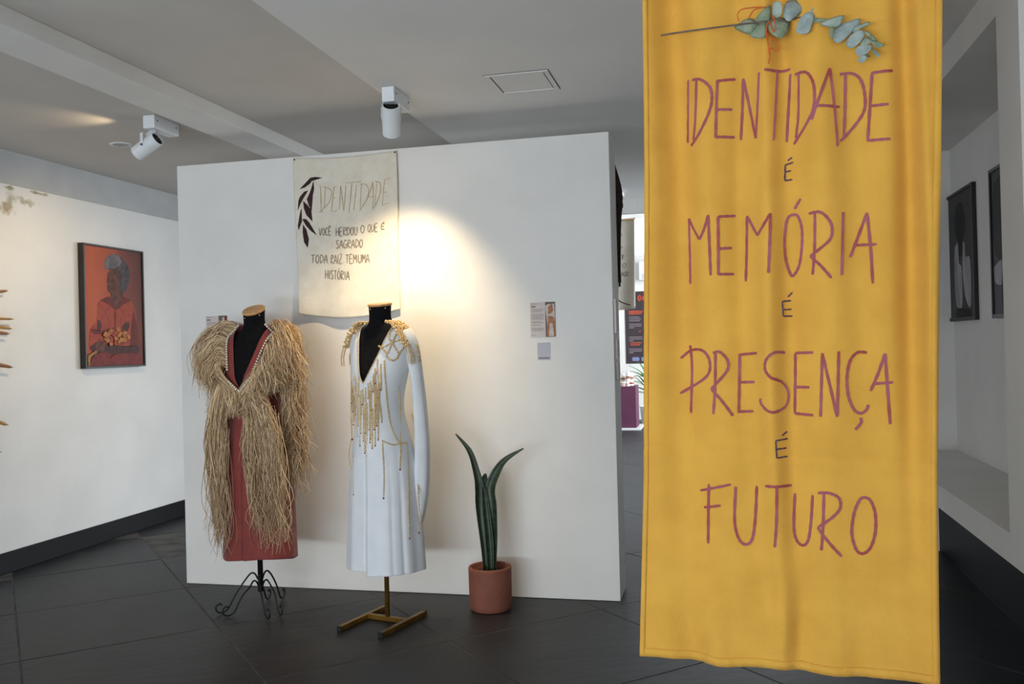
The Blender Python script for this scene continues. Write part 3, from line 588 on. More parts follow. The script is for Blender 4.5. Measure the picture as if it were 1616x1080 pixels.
T2 = sc((1010, 230), 3.273, [[(245, 370), (250, 540), (253, 712)], [(245, 370), (275, 430), (308, 485)], [(308, 485), (335, 430), (356, 362)], [(356, 362), (362, 520), (368, 672)], [(405, 370), (407, 520), (407, 668)], [(405, 370), (492, 360)], [(408, 535), (474, 528)], [(405, 666), (485, 663)], [(552, 362), (550, 540), (545, 700)], [(552, 362), (610, 468)], [(610, 468), (678, 357)], [(678, 357), (674, 520), (668, 662)],
    [(790, 355), (760, 380), (745, 480), (750, 580), (775, 660), (795, 668), (825, 610), (838, 500), (835, 420), (815, 365), (790, 355)], [(798, 328), (830, 277)], [(905, 355), (903, 540), (893, 670)], [(873, 357), (930, 352), (975, 390), (993, 440), (975, 500), (880, 575)], [(880, 575), (930, 620), (990, 688)], [(1048, 348), (1045, 520), (1042, 672)], [(1172, 347), (1130, 460), (1085, 578)], [(1172, 347), (1190, 520), (1202, 712)], [(1115, 515), (1222, 510)]])
T3 = sc((1010, 530), 2.918, [[(225, 45), (235, 150), (230, 358)], [(180, 105), (230, 68), (290, 70), (323, 120), (305, 190), (178, 268)], [(350, 75), (348, 230), (340, 360)], [(338, 80), (370, 75), (405, 115), (400, 165), (330, 245)], [(330, 245), (380, 300), (430, 368)], [(458, 85), (457, 220), (455, 350)], [(455, 88), (540, 80)], [(460, 215), (528, 213)], [(450, 350), (522, 348)], [(668, 78), (620, 78), (585, 110), (580, 155), (605, 190), (650, 212), (680, 260), (672, 320), (630, 348), (590, 342), (560, 310), (558, 288)],
    [(715, 80), (714, 220), (712, 358)], [(715, 80), (798, 77)], [(718, 238), (780, 237)], [(710, 360), (798, 365)], [(840, 80), (836, 230), (832, 372)], [(840, 80), (875, 230), (908, 372)], [(908, 372), (912, 220), (915, 72)], [(1045, 78), (1000, 78), (965, 120), (952, 200), (960, 280), (985, 340), (1015, 358), (1040, 345), (1052, 318)], [(1015, 378), (1018, 400), (992, 433)], [(1128, 82), (1098, 170), (1062, 255)], [(1128, 82), (1140, 250), (1152, 408)], [(1075, 222), (1165, 215)]])
T4 = sc((1010, 530), 2.918, [[(318, 682), (316, 820), (315, 955)], [(278, 713), (420, 683)], [(295, 790), (373, 780)], [(442, 693), (437, 850), (455, 930), (485, 960), (515, 940), (530, 850), (538, 692)], [(577, 690), (698, 693)], [(632, 692), (630, 850), (622, 970)], [(712, 730), (707, 880), (720, 945), (750, 968), (775, 940), (788, 850), (795, 733)], [(847, 718), (843, 880), (835, 988)], [(820, 722), (870, 722), (915, 745), (922, 790), (890, 830), (818, 882)], [(818, 882), (870, 950), (928, 1015)],
    [(1030, 745), (1060, 760), (1083, 820), (1083, 910), (1060, 980), (1025, 1005), (995, 985), (975, 910), (985, 820), (1010, 760), (1030, 745)]])
EE = [sc((1010, 230), 3.273, [[(762, 76), (785, 60)], [(750, 98), (747, 180)], [(750, 98), (792, 85)], [(748, 135), (780, 128)], [(747, 180), (787, 174)]]), sc((1010, 230), 3.273, [[(762, 782), (787, 757)], [(735, 805), (740, 882)], [(735, 805), (780, 800)], [(738, 848), (782, 845)], [(740, 882), (787, 880)]]),
      sc((1010, 530), 2.918, [[(655, 460), (677, 442)], [(628, 480), (632, 560)], [(628, 480), (680, 476)], [(630, 520), (675, 518)], [(632, 560), (680, 558)]])]
for T in (T1, T2, T3, T4):
    q = MB()
    for s_ in T: gstroke(q, s_, .0075, True)
    q.build('lettering', 'ink', yb)
for T in EE:
    q = MB()
    for s_ in T: gstroke(q, s_, .0042, False)
    q.build('lettering', 'ink_dark', yb)

# ---- dried eucalyptus branch tied to the banner
K = 5.771
def bpt(a, b_, off): q = plp(1140+a/K, b_/K, GL+GN*off, GN); return q
br = thing('eucalyptus_branch', 'dried eucalyptus branch tied across the top of the yellow banner', 'branch', bpt(700, 300, .02))
stem_px = [(-560, 322), (-300, 282), (-20, 245), (150, 222), (300, 205), (420, 190), (600, 185), (720, 155), (840, 158), (950, 182), (1080, 235), (1200, 305), (1290, 400), (1290, 480), (1270, 530)]
sp_ = smooth_path([bpt(a, b_, .022+.018*math.sin(i*.5)) for i, (a, b_) in enumerate(stem_px)], 5)
MB().tube(sp_, [.0026-.0017*i/len(sp_) for i in range(len(sp_))], 8).build('stem', 'stem', br, True)
LV = [[(105, 240), (150, 215), (200, 180), (260, 170), (320, 215), (325, 280), (300, 320), (230, 310), (180, 295), (120, 265)], [(250, 310), (320, 230), (400, 215), (395, 300), (380, 345), (300, 350), (255, 330)], [(290, 190), (330, 130), (425, 42), (440, 110), (435, 190), (400, 215), (340, 225)], [(455, 120), (460, 40), (490, 10), (530, 20), (545, 70), (540, 130), (500, 165), (465, 150)],
      [(415, 225), (470, 170), (540, 160), (610, 200), (600, 270), (560, 335), (520, 350), (450, 310), (420, 260)], [(555, 130), (560, 70), (590, 15), (650, 0), (705, 15), (748, 75), (700, 130), (610, 195), (565, 165)], [(695, 190), (740, 130), (790, 110), (830, 150), (815, 230), (790, 290), (740, 312), (675, 295), (672, 260)], [(795, 105), (850, 55), (910, 55), (1000, 75), (995, 120), (950, 175), (880, 165), (825, 150)],
      [(825, 160), (900, 165), (950, 175), (900, 200), (850, 210), (820, 190)], [(885, 225), (950, 180), (1095, 138), (1100, 170), (1075, 225), (1010, 255)], [(1000, 290), (1060, 235), (1150, 195), (1250, 170), (1245, 220), (1200, 270), (1120, 355), (1060, 392), (1010, 370)], [(975, 255), (1010, 260), (1000, 350), (980, 330)], [(1180, 275), (1210, 240), (1330, 198), (1335, 225), (1270, 255), (1200, 300)],
      [(1120, 395), (1170, 320), (1240, 275), (1290, 290), (1290, 330), (1240, 400), (1180, 440), (1140, 430)], [(1285, 285), (1330, 290), (1410, 370), (1370, 370), (1330, 340)], [(1260, 410), (1270, 370), (1305, 340), (1370, 375), (1330, 400), (1270, 420)], [(1215, 450), (1250, 415), (1350, 410), (1350, 450), (1310, 490), (1250, 510), (1215, 490)], [(1360, 370), (1400, 370), (1475, 415), (1440, 430), (1390, 435), (1365, 400)],
      [(1350, 430), (1380, 450), (1420, 480), (1437, 520), (1400, 510), (1365, 470)], [(1235, 560), (1245, 520), (1275, 500), (1315, 515), (1305, 550), (1265, 575)], [(1280, 490), (1310, 485), (1345, 515), (1310, 515)]]
rl = random.Random(11)
for n, pts in enumerate(LV):
    cx_ = sum(a for a, _ in pts)/len(pts); cy_ = sum(b_ for _, b_ in pts)/len(pts); base = .030+.012*math.sin(n*2.4)+.012*(n/21)
    gx, gy = rl.uniform(-.00012, .00012), rl.uniform(-.00010, .00010); cup = rl.uniform(-.006, .008)
    P = smooth_path([Vector((a, b_, 0)) for a, b_ in pts+[pts[0]]], 3)[:-1]; rings = []
    q = MB(); vs = [bpt(cx_, cy_, base+cup)]
    for f_ in (.33, .66, 1.0):
        for v_ in P:
            a, b_ = cx_+(v_.x-cx_)*f_, cy_+(v_.y-cy_)*f_
            vs.append(bpt(a, b_, base+cup*(1-f_*f_)+gx*(a-cx_)+gy*(b_-cy_)+.0012*math.sin(a*.06+b_*.05)))
    m_ = len(P); fs = [(0, 1+i, 1+(i+1) % m_) for i in range(m_)]
    for r_ in range(2): fs += [(1+r_*m_+i, 1+(r_+1)*m_+i, 1+(r_+1)*m_+(i+1) % m_, 1+r_*m_+(i+1) % m_) for i in range(m_)]
    q.add(vs, fs); q.build('leaf', ('euc_b', 'euc_b', 'euc_b', 'euc', 'euc_b', 'euc_c', 'euc_c', 'euc_c', 'euc_b', 'euc')[n] if n < 10 else ('euc', 'euc_c', 'euc_b')[n % 3], br, True, solid=.0007)
for pts in ([(150, 195), (138, 130), (180, 85), (290, 68), (400, 68)], [(240, 165), (265, 120), (300, 85), (380, 66)], [(455, 140), (478, 195), (480, 270), (462, 285), (440, 230), (425, 200), (405, 240), (400, 320), (420, 420), (430, 500), (420, 580)], [(410, 300), (418, 400), (424, 480), (434, 530)], [(430, 330), (495, 385), (512, 450), (490, 462), (435, 435)]):
    MB().tube(smooth_path([bpt(a, b_, .045+.006*math.sin(i)) for i, (a, b_) in enumerate(pts)], 6), .0016, 6).build('twine', 'twine', br, True)

# ================================================================== DRESS FORMS
def catm(tab, z):
    """tab rows (z, ...) descending or ascending; smooth interpolation"""
    t = sorted(tab); 
    if z <= t[0][0]: return t[0][1:]
    if z >= t[-1][0]: return t[-1][1:]
    for i in range(len(t)-1):
        if z <= t[i+1][0]:
            f_ = (z-t[i][0])/(t[i+1][0]-t[i][0]); out = []
            for k in range(1, len(t[0])):
                p1, p2 = t[i][k], t[i+1][k]; h_ = t[i+1][0]-t[i][0]
                m1 = (p2-t[i-1][k])/(t[i+1][0]-t[i-1][0])*h_ if i > 0 else p2-p1
                m2 = (t[i+2][k]-p1)/(t[i+2][0]-t[i][0])*h_ if i+2 < len(t) else p2-p1
                f2, f3 = f_*f_, f_**3
                out.append((2*f3-3*f2+1)*p1+(f3-2*f2+f_)*m1+(-2*f3+3*f2)*p2+(f3-f2)*m2)
            return out
class Dummy:
    """local frame: +x image right, -y front; loft rows (z, half width, half depth, y shift)"""
    def __init__(s, base, rz, form, dress, folds):
        s.base = Vector(base); s.rz = rz; s.X = Matrix.Translation(s.base) @ Matrix.Rotation(rz, 4, 'Z'); s.inv = s.X.inverted(); s.form = form; s.tilt = .12; s.dress = dress; s.folds = folds
    def loc(s, tab, a, z, fold=0, grow=0):
        A, B, cy_ = catm(tab, z); k = 1+(s.folds(a, z) if fold else 0); ca, sa = math.cos(a), math.sin(a)
        return Vector(((A+grow)*k*sa, cy_-(B+grow)*k*ca, z))
    def pt(s, a, z, grow=0): return s.X @ s.loc(s.dress, a, z, 1, grow)
    def ratio(s, w):
        q = s.inv @ w; A, B, cy_ = catm(s.dress, q.z); a = math.atan2(q.x/A, -(q.y-cy_)/B)
        return math.hypot(q.x/A, (q.y-cy_)/B)/(1+s.folds(a, q.z)), a, q
    def push(s, w, gap):
        r, a, q = s.ratio(w)
        if q.z > s.dress_top: return w
        A, B, cy_ = catm(s.dress, q.z); lim = 1+gap/max(.05, (A+B)/2)
        if r < lim:
            k = lim/max(r, 1e-3); q = Vector((q.x*k, cy_+(q.y-cy_)*k, q.z)); return s.X @ q
        return w
    def hit(s, px_, py_, off=.003):
        d = ray(px_, py_).normalized(); t0 = (s.base.y-CAM.y)/d.y; prev = None
        t = t0-.45
        while t < t0+.35:
            w = CAM+d*t; r = s.ratio(w)[0]
            if r < 1: return CAM+d*(t-.002) - d*off
            t += .002
        # silhouette miss: nearest approach
        best = min(((s.ratio(CAM+d*(t0-.45+i*.004))[0], i) for i in range(200)))
        return CAM+d*(t0-.45+best[1]*.004)
FORM = [(1.62, .058, .058, .0), (1.57, .056, .056, .0), (1.53, .066, .060, .004), (1.505, .10, .066, .008), (1.475, .142, .074, .008), (1.44, .172, .084, .004), (1.40, .182, .094, .0), (1.33, .172, .112, -.008), (1.26, .160, .124, -.014), (1.18, .138, .108, -.006), (1.08, .120, .098, .0), (.98, .138, .108, .0), (.86, .168, .122, .004), (.76, .172, .122, .006), (.70, .168, .118, .006)]
def neck_z(form): return form[0][0]

def body(d, t, cap):
    q = MB(); zs = [1.62-(.92)*i/70 for i in range(71)]
    def bp_(u, v_):
        p_ = d.loc(d.form, u*2*math.pi, 1.62-.92*v_); p_.z += d.tilt*p_.y*sst(1.55, 1.62, p_.z); return d.X @ p_
    q.grid(bp_, 40, 92)
    q.build('torso', 'form', t, True)
    c = d.X @ Vector((0, 0, 1.62))
    MB().lathe([(0, .0), (.060, 0), (.063, .004), (.063, .010), (.060, .014), (0, .014)], c, 36, d.X.to_3x3() @ Vector((0, -d.tilt, 1))).build('neck_cap', cap, t, False)
    for a in (-.75, .75): 
        p_ = d.X @ Vector((.057*math.sin(a+.35), -.057*math.cos(a+.35), 1.612-.057*d.tilt*math.cos(a+.35)-.002)); MB().beads([p_, p_+Vector((0, 0, .001))], .0035, 1).build('pin', 'pin', t, True)
def dress_mesh(d, t, name, m, ztop, zbot, vz, vw, curve, nu=150, nv=150, hemf=None):
    d.dress_top = ztop
    def P(u, v_):
        z = ztop+(zbot-ztop)*v_
        w = 0
        if z > vz:
            A, B, _ = catm(d.dress, z); x = vw*((z-vz)/(ztop-vz))**curve; w = math.asin(min(.97, x/A))
        a = w+(2*math.pi-2*w)*u; p_ = d.loc(d.dress, a, z, 1)
        if v_ > .97 and hemf: p_.z += hemf(a)*(v_-.97)/.03
        return d.X @ p_
    return MB().grid(P, nu, nv).build(name, m, t, True, solid=.003)
def neckline(d, ztop, vz, vw, curve, side, off=0, z1=None):
    out = []
    for i in range(41):
        z = vz+(ztop-vz)*i/40; A, B, _ = catm(d.dress, z); x = vw*((z-vz)/(ztop-vz))**curve+off; w = math.asin(min(.97, x/A)); out.append(d.pt(side*w, z, .004))
    return out

# ---------- mannequin one: black form on a wrought-iron tripod, raffia dress
B1, RZ1 = Vector((-2.478, 4.38, 0)), math.radians(-6)
D1 = [(1.545, .085, .064, .004), (1.52, .112, .072, .008), (1.49, .148, .080, .008), (1.455, .178, .090, .004), (1.41, .188, .100, .0), (1.33, .178, .118, -.008), (1.26, .166, .130, -.014), (1.18, .146, .116, -.006), (1.08, .134, .110, .0), (.98, .158, .124, .0), (.86, .186, .140, .004), (.70, .196, .152, .004), (.5, .200, .156, .004), (.27, .206, .162, .004)]
def f1(a, z):
    k = sst(1.0, .5, z); a = (a+math.pi) % (2*math.pi)-math.pi
    return k*(.016*math.sin(a*9+.6)+.012*math.sin(a*5+2)) - k*.12*math.exp(-((a-.0)/.035)**2) - k*.05*sst(-.9, -.05, a)*sst(.03, .0, a)
d1 = Dummy(B1, RZ1, FORM, D1, f1); d1.tilt = .5
m1 = thing('dress_form', 'black dress form on a black scrolled iron tripod under the raffia dress', 'mannequin', B1, RZ1, 'dress forms')
body(d1, m1, 'wood')
MB().tube([B1+Vector((0, 0, .10)), B1+Vector((0, 0, .72))], .0145, 16).build('pole', 'black_iron', m1, True)
def scroll_leg(an):
    """one tripod leg: twin flat bars bowed over from the pole and curled under at the foot"""
    q = MB(); rd = Vector((math.cos(an), math.sin(an), 0)); td = Vector((-rd.y, rd.x, 0))
    for k, (o, dz, rr, cl) in enumerate(((-.038, 0, .185, 1), (.038, -.035, .165, 1))):
        pts = [(.012, .165+dz), (.026, .195+dz), (.045, .20+dz), (.07, .17+dz), (rr*.66, .10), (rr*.88, .03), (rr, .012), (rr+.022*cl, .008), (rr+.042*cl, .022), (rr+.044*cl, .045), (rr+.026*cl, .058), (rr+.014, .048)]
        q.tube(smooth_path([B1+rd*r_+td*(o*min(1, r_/.08))+Vector((0, 0, z)) for r_, z in pts], 5), .0048, 6)
    return q
for an in (223, 319, 95): scroll_leg(math.radians(an)).build('leg', 'black_iron', m1, True)

dr1 = thing('raffia_dress', 'rust red dress covered in long straw raffia fringe with pearl neckline', 'dress', B1+Vector((0, 0, .27)), RZ1)
def pw(px_, py_, y=None): return pl(px_, py_, 1, y if y is not None else B1.y)
V1 = (1.545, 1.195, .105, .85)
dress_mesh(d1, dr1, 'gown', 'rust', V1[0], .295, V1[1], V1[2], V1[3], hemf=lambda a: .012*math.sin(a*2+.5))
# sleeves
def sleeve(d, t, m, side, pts, rad, nm='sleeve', fl=.10):
    P = smooth_path([d.X @ Vector(p_) for p_ in pts], 6); R_ = smooth_path([Vector((r_[0], r_[1], 0)) for r_ in rad], 6)
    q = MB(); n = 26; vs = []
    for i, p_ in enumerate(P):
        tt = (P[min(i+1, len(P)-1)]-P[max(i-1, 0)]).normalized(); ux = (d.X.to_3x3() @ Vector((1, 0, 0))); ux = (ux-tt*ux.dot(tt)).normalized(); uy = tt.cross(ux)
        for j in range(n+1):
            a = 2*math.pi*j/n; k = 1+fl*math.sin(a*4+.5)*i/len(P); vs.append(p_+ux*R_[i].x*k*math.cos(a)+uy*R_[i].y*k*math.sin(a))
    q.add(vs, [(i*(n+1)+j, i*(n+1)+j+1, (i+1)*(n+1)+j+1, (i+1)*(n+1)+j) for i in range(len(P)-1) for j in range(n)])
    return q.build(nm, m, t, True, solid=.002)
AP1 = [(.160, .01, 1.475), (.198, .02, 1.40), (.222, .03, 1.25), (.234, .04, 1.05), (.232, .04, .82)]
RD1 = [(.03, .05), (.042, .05), (.036, .045), (.036, .045), (.036, .042)]
sleeve(d1, dr1, 'rust', 1, AP1, RD1); sleeve(d1, dr1, 'rust', -1, [(-x, y, z) for x, y, z in AP1], RD1)
# pearls along the neckline
for sd in (-1, 1):
    q = MB(); P = neckline(d1, *V1, sd, .040); q.beads([p_+(d1.X.to_3x3() @ Vector((0, -1, .1)))*.012 for p_ in P[13:]], .0070, .0150); q.build('pearl_trim', 'pearl', dr1, True)
for ptsx in ([(349, 592), (360, 602), (372, 614), (378, 618)], [(378, 618), (388, 606), (396, 596)], [(366, 624), (380, 624), (400, 622), (420, 617), (440, 617)]):
    MB().beads([d1.hit(a, b_, .052) for a, b_ in ptsx], .0066, .0145).build('pearl_trim', 'pearl', dr1, True)
# raffia
RR = random.Random(21)
g_ = lambda sd_: RR.gauss(0, sd_)
def strands(name, n, gen, segs=10, r=.0020, gap=.006, wav=1.0):
    q = MB(); tone = []
    for _ in range(n):
        P = gen(); P = smooth_path(P, max(2, segs//max(1, len(P)-1))); t_ = min(1, max(0, RR.betavariate(1.3, 1.5))); ph = RR.uniform(0, 6.28); am = RR.uniform(.003, .013)*wav; fr_ = RR.uniform(3, 9)
        out = []
        for i, p_ in enumerate(P):
            f_ = i/(len(P)-1); p_ = p_+Vector((math.sin(ph+f_*fr_), .6*math.cos(ph*2+f_*fr_), .25*math.sin(ph*3+f_*5)))*am*(.2+f_*1.5)
            out.append(d1.push(p_, gap))
        rr = r*RR.uniform(.5, 1.3); k0 = len(q.v); q.tube(out, [rr*(1-.55*(i/(len(out)-1))**2) for i in range(len(out))], 3, False); tone += [t_]*(len(q.v)-k0)
    q.tone = tone; return stuff(q.build(name, 'raffia', dr1, True))
def L1(x, y, z): return d1.X @ Vector((x, y, z))
NL = {sd: [d1.inv @ p_ for p_ in neckline(d1, *V1, sd, .045)] for sd in (-1, 1)}
def shoulder(sd, big):
    def gen():      # springs from the neckline, rises over the shoulder and falls in a ragged puff
        i = int(40*(.36+.64*RR.random()**.8)); i = min(40, i); f_ = (i/40-.36)/.64; b0 = NL[sd][i]
        back = RR.random() < .35*f_; y0_ = b0.y+(RR.uniform(.03, .12) if back else RR.uniform(0, .02)); x0_ = b0.x+sd*RR.uniform(0, .02)
        R0 = (.06+.10*f_)*big*RR.uniform(.55, 1.1); a = RR.uniform(-.5, .9) if back else RR.uniform(-.9, .2); dn = RR.uniform(.13, .25)*(.75+.35*f_)
        up = .012+.03*f_*RR.random()
        return [Vector(L1(x0_, y0_, b0.z)), L1(x0_+sd*R0*.45, y0_+.03*a-.012, b0.z+up), L1(x0_+sd*R0*.85+g_(.008), y0_+.06*a-.02, b0.z-.035*(1.2-f_)-.01), L1(x0_+sd*R0*1.08+g_(.012), y0_+.075*a-.022, b0.z-dn*.55), L1(x0_+sd*R0*1.05+g_(.022), y0_+.08*a+g_(.015), b0.z-dn)]
    return gen
strands('raffia_shoulder', 760, shoulder(-1, 1.22), 16, wav=1.0); strands('raffia_shoulder', 800, shoulder(1, .80), 16, wav=1.0)
def lapel(sd, n0):
    def gen():     # raffia lying over the bust, drawn in towards the waist point
        i = RR.randint(12, 26); b0 = NL[sd][i]; x = b0.x+sd*RR.uniform(.012, .08); zb = 1.215-.03*RR.random(); xb = sd*(.015+n0*RR.random())
        return [L1(x, b0.y, b0.z-.01), L1(x*.65+xb*.35+sd*.01, -.16, b0.z*.55+zb*.45), L1(xb+g_(.006), -.16, zb), L1(xb*1.1+g_(.012), -.155, zb-RR.uniform(.02, .06))]
    return gen
strands('raffia_bodice', 110, lapel(-1, .05), 9, wav=.7); strands('raffia_bodice', 380, lapel(1, .08), 9, wav=.9)
def hang(top, mid, bot, depth, bot_j=120, top_j=16, clumps=9, seed=0):
    """panel hung from the waist; rows are (x left, x right, y) in the measuring frame"""
    rc = random.Random(seed); C = [(rc.random(), rc.random(), rc.uniform(-.012, .012), rc.random()) for _ in range(clumps)]
    def gen():
        c = RR.choice(C); u = min(1, max(0, c[0]+g_(.10))); v_ = min(1.05, max(-.05, c[1]*.35+c[0]*.65+g_(.07)))
        yt = top[2]+RR.uniform(0, top_j); ye = bot[2]-bot_j*(.45*c[3]+.55*RR.random()**.9); o = RR.uniform(.002, .030)+c[2]; dd = B1.y+depth
        xa = top[0]+(top[1]-top[0])*u; xm = mid[0]+(mid[1]-mid[0])*(.5*u+.5*v_); xe = bot[0]+(bot[1]-bot[0])*v_+g_(3.5)
        pts = []
        for f_ in (0, .18, .4, .65, .85, 1):
            y_ = yt+(ye-yt)*f_; fm_ = min(1, max(0, (y_-top[2])/(mid[2]-top[2]))); x_ = xa+(xm-xa)*math.sin(fm_*1.57) if y_ < mid[2] else xm+(xe-xm)*(y_-mid[2])/(bot[2]-mid[2])
            pts.append(pl(x_+g_(1.6)*f_, y_, 1, dd-o*math.sin(min(1, f_*2)*1.4)))
        return pts
    return gen
strands('raffia_panel', 420, hang((346, 366, 602), (326, 366, 690), (338, 362, 888), -.13, 220, 20, 8, 1), 20, wav=1.6)
strands('raffia_panel', 640, hang((383, 410, 606), (386, 442, 720), (416, 452, 888), -.16, 270, 26, 12, 2), 20, wav=1.7)
strands('raffia_panel', 60, hang((338, 362, 640), (328, 366, 740), (332, 366, 888), -.15, 60, 90, 8, 5), 12, wav=3.0)
strands('raffia_panel', 110, hang((400, 440, 640), (388, 452, 740), (405, 460, 888), -.17, 90, 90, 10, 6), 12, wav=3.2)
strands('raffia_panel', 260, hang((356, 400, 616), (354, 398, 640), (356, 396, 668), -.165, 28, 12, 9, 3), 8)
def slv(sd, zb0, zb1):
    def gen():
        z = RR.uniform(.84, 1.44) if RR.random() < .8 else 1.46; a = RR.uniform(-2.6, 1.1) if sd > 0 else RR.uniform(2.0, 5.8)
        c = [.165+.06*sst(1.475, 1.35, z), .015]; r_ = .046; x = sd*c[0]+r_*math.cos(a); y = c[1]+r_*math.sin(a); L_ = RR.uniform(.10, .30); ze = max(z-L_, RR.uniform(zb0, zb1)); dx = sd*RR.uniform(-.008, .026)
        return [L1(x, y, z), L1(x+dx*.6, y-.010+g_(.008), z-.03*1), L1(x+dx+g_(.01), y-.012+g_(.015), (z+ze)/2), L1(x+dx*1.2+g_(.02), y+g_(.02), ze)]
    return gen
strands('raffia_sleeve', 780, slv(1, .50, .75), 14, wav=1.7); strands('raffia_sleeve', 260, slv(-1, .95, 1.1), 12)
MB().tube([d1.hit(a, b_, .01) for a, b_ in ((372, 626), (400, 626), (425, 622), (441, 619))], .0014, 5).build('waist_tie', 'cotton', dr1)

# ---------- mannequin two: black form on a bronze H-stand, white beaded dress
B2, RZ2 = Vector((-1.717, 4.30, 0)), math.radians(-14)
D2 = [(1.53, .088, .064, .004), (1.51, .112, .070, .008), (1.48, .148, .080, .008), (1.445, .170, .092, .004), (1.40, .172, .104, .0), (1.33, .160, .122, -.010), (1.26, .146, .136, -.018), (1.18, .124, .132, -.020), (1.08, .112, .132, -.018), (.98, .132, .144, -.010), (.86, .162, .154, -.002), (.70, .180, .168, .004), (.5, .192, .180, .004), (.27, .204, .190, .004)]
def f2(a, z):
    k = sst(1.05, .45, z); a = (a+math.pi) % (2*math.pi)-math.pi
    return k*(.016*math.sin(a*11+.8)+.016*math.sin(a*6+2.2+z)) - k*.15*math.exp(-((a-.03)/.035)**2) - k*.07*sst(-.8, -.02, a)*sst(.06, .02, a) - k*.045*math.exp(-((a-1.05)/.06)**2) - k*.03*math.exp(-((a-.75)/.05)**2)
FORM2 = [(z, a, b_, c) if z > 1.5 else (z, min(a, catm(D2, z)[0]-.012), min(b_, catm(D2, z)[1]-.012), catm(D2, z)[2]) for z, a, b_, c in FORM]
d2 = Dummy(B2, RZ2, FORM2, D2, f2)
m2 = thing('dress_form', 'black dress form on a bronze H-shaped stand under the white dress', 'mannequin', B2, RZ2, 'dress forms')
body(d2, m2, 'wood')
MB().tube([B2+Vector((0, 0, .02)), B2+Vector((0, 0, .72))], .0125, 16).build('pole', 'gold', m2, True)
def L2(x, y, z): return d2.X @ Vector((x, y, z))
for sx in (-.125, .125):
    bo = MB().bar(L2(sx, -.235, .0125), L2(sx, .155, .0125), .025, .025).build('foot_bar', 'gold', m2, bevel=.002)
    for y in (-.238, .152): MB().bar(L2(sx, y, .0125), L2(sx, y+.006, .0125), .0255, .0255).build('end_cap', 'rubber', bo)
MB().bar(L2(-.125, 0, .0125), L2(.125, 0, .0125), .025, .024).build('cross_bar', 'gold', m2, bevel=.002)
dr2 = thing('beaded_dress', 'long white dress with wooden bead strings and deep V neckline', 'dress', B2+Vector((0, 0, .27)), RZ2)
V2 = (1.53, 1.232, .100, .72)
dress_mesh(d2, dr2, 'gown', 'white_cloth', V2[0], .265, V2[1], V2[2], V2[3], hemf=lambda a: .012*math.sin(a+.6)+(.022*sst(4.6, 5.6, a)))
sleeve(d2, dr2, 'white_cloth', 1, [(.140, .01, 1.485), (.170, .022, 1.42), (.186, .045, 1.25), (.194, .06, 1.05), (.194, .065, .85), (.178, .06, .62), (.14, .03, .42)], [(.03, .045), (.036, .048), (.030, .044), (.032, .046), (.036, .05), (.036, .05), (.03, .04)])
sleeve(d2, dr2, 'white_cloth', -1, [(-.140, .01, 1.485), (-.166, .02, 1.42), (-.166, .03, 1.25), (-.168, .04, 1.05), (-.165, .05, .85), (-.12, .03, .62)], [(.03, .045), (.034, .046), (.028, .04), (.028, .04), (.03, .04), (.03, .04)])
def bead_px(strs, r=.0052, nm='bead_string', ends=True, off=.004, m='bead'):
    for pts in strs:
        P = smooth_path([d2.hit(a, b_, off) for a, b_ in pts], 6); q = MB().beads(P, r); o = q.build(nm, m, dr2, True)
        if ends:
            e = P[-1]; MB().beads([e+Vector((0, 0, -.004)), e+Vector((0, 0, -.008))], r*(.8 if nm == 'bead_fringe' else 1.1)).build('end_bead', 'bead_red', o, True)
A_ = lambda L: [(520+a/4.0, 470+b_/4.0) for a, b_ in L]
Bq = lambda L: [(540+a/7.714, 480+b_/7.714) for a, b_ in L]
Cq = lambda L: [(540+a/6.75, 600+b_/6.75) for a, b_ in L]
Dq = lambda L: [(520+a/3.485, 720+b_/3.485) for a, b_ in L]
for sd in (-1, 1):
    MB().beads(neckline(d2, *V2, sd, .002), .0036, .0072).build('neck_trim', 'bead', dr2, True)
bead_px([Bq([(735, 230), (640, 280), (580, 340), (570, 420), (610, 470)]), Bq([(710, 240), (650, 380), (610, 470)]), Bq([(735, 240), (760, 330), (755, 400), (690, 440), (610, 470), (500, 525), (450, 515)]), Bq([(450, 515), (530, 590), (545, 650), (620, 690), (670, 650), (690, 610)]), Bq([(690, 610), (640, 530), (610, 480), (570, 560), (540, 620)]), Bq([(800, 320), (790, 420), (750, 520), (690, 605)])], .006, 'bead_loop', False, .006)
bead_px([A_([(345, 400), (350, 500), (365, 680), (385, 800), (420, 890), (445, 918)]), A_([(335, 905), (400, 930), (445, 920), (490, 920)])], .0052, 'bead_string', False)
bead_px([A_([(432, 360), (440, 600), (448, 750), (447, 915), (448, 1000)])+Dq([(388, 20), (388, 70)]), A_([(335, 905), (337, 980)])+Dq([(295, 0), (300, 120), (297, 228)]), A_([(490, 920), (490, 1000)])+Dq([(428, 0), (433, 150), (435, 300), (440, 448)]),
         A_([(136, 370), (138, 500), (136, 700), (142, 890)]), A_([(150, 900), (155, 1000)])+Dq([(133, 0), (133, 208)])])
bead_px([A_([(520, 740), (550, 850), (560, 950)])+Dq([(484, 0), (490, 250), (502, 340), (492, 418)])], off=.062)
Lp = [A_([(137, 900), (128, 950), (124, 1000), (130, 1050)])+Dq([(112, 40), (120, 60)])]
bead_px(Lp, .004, off=.01)
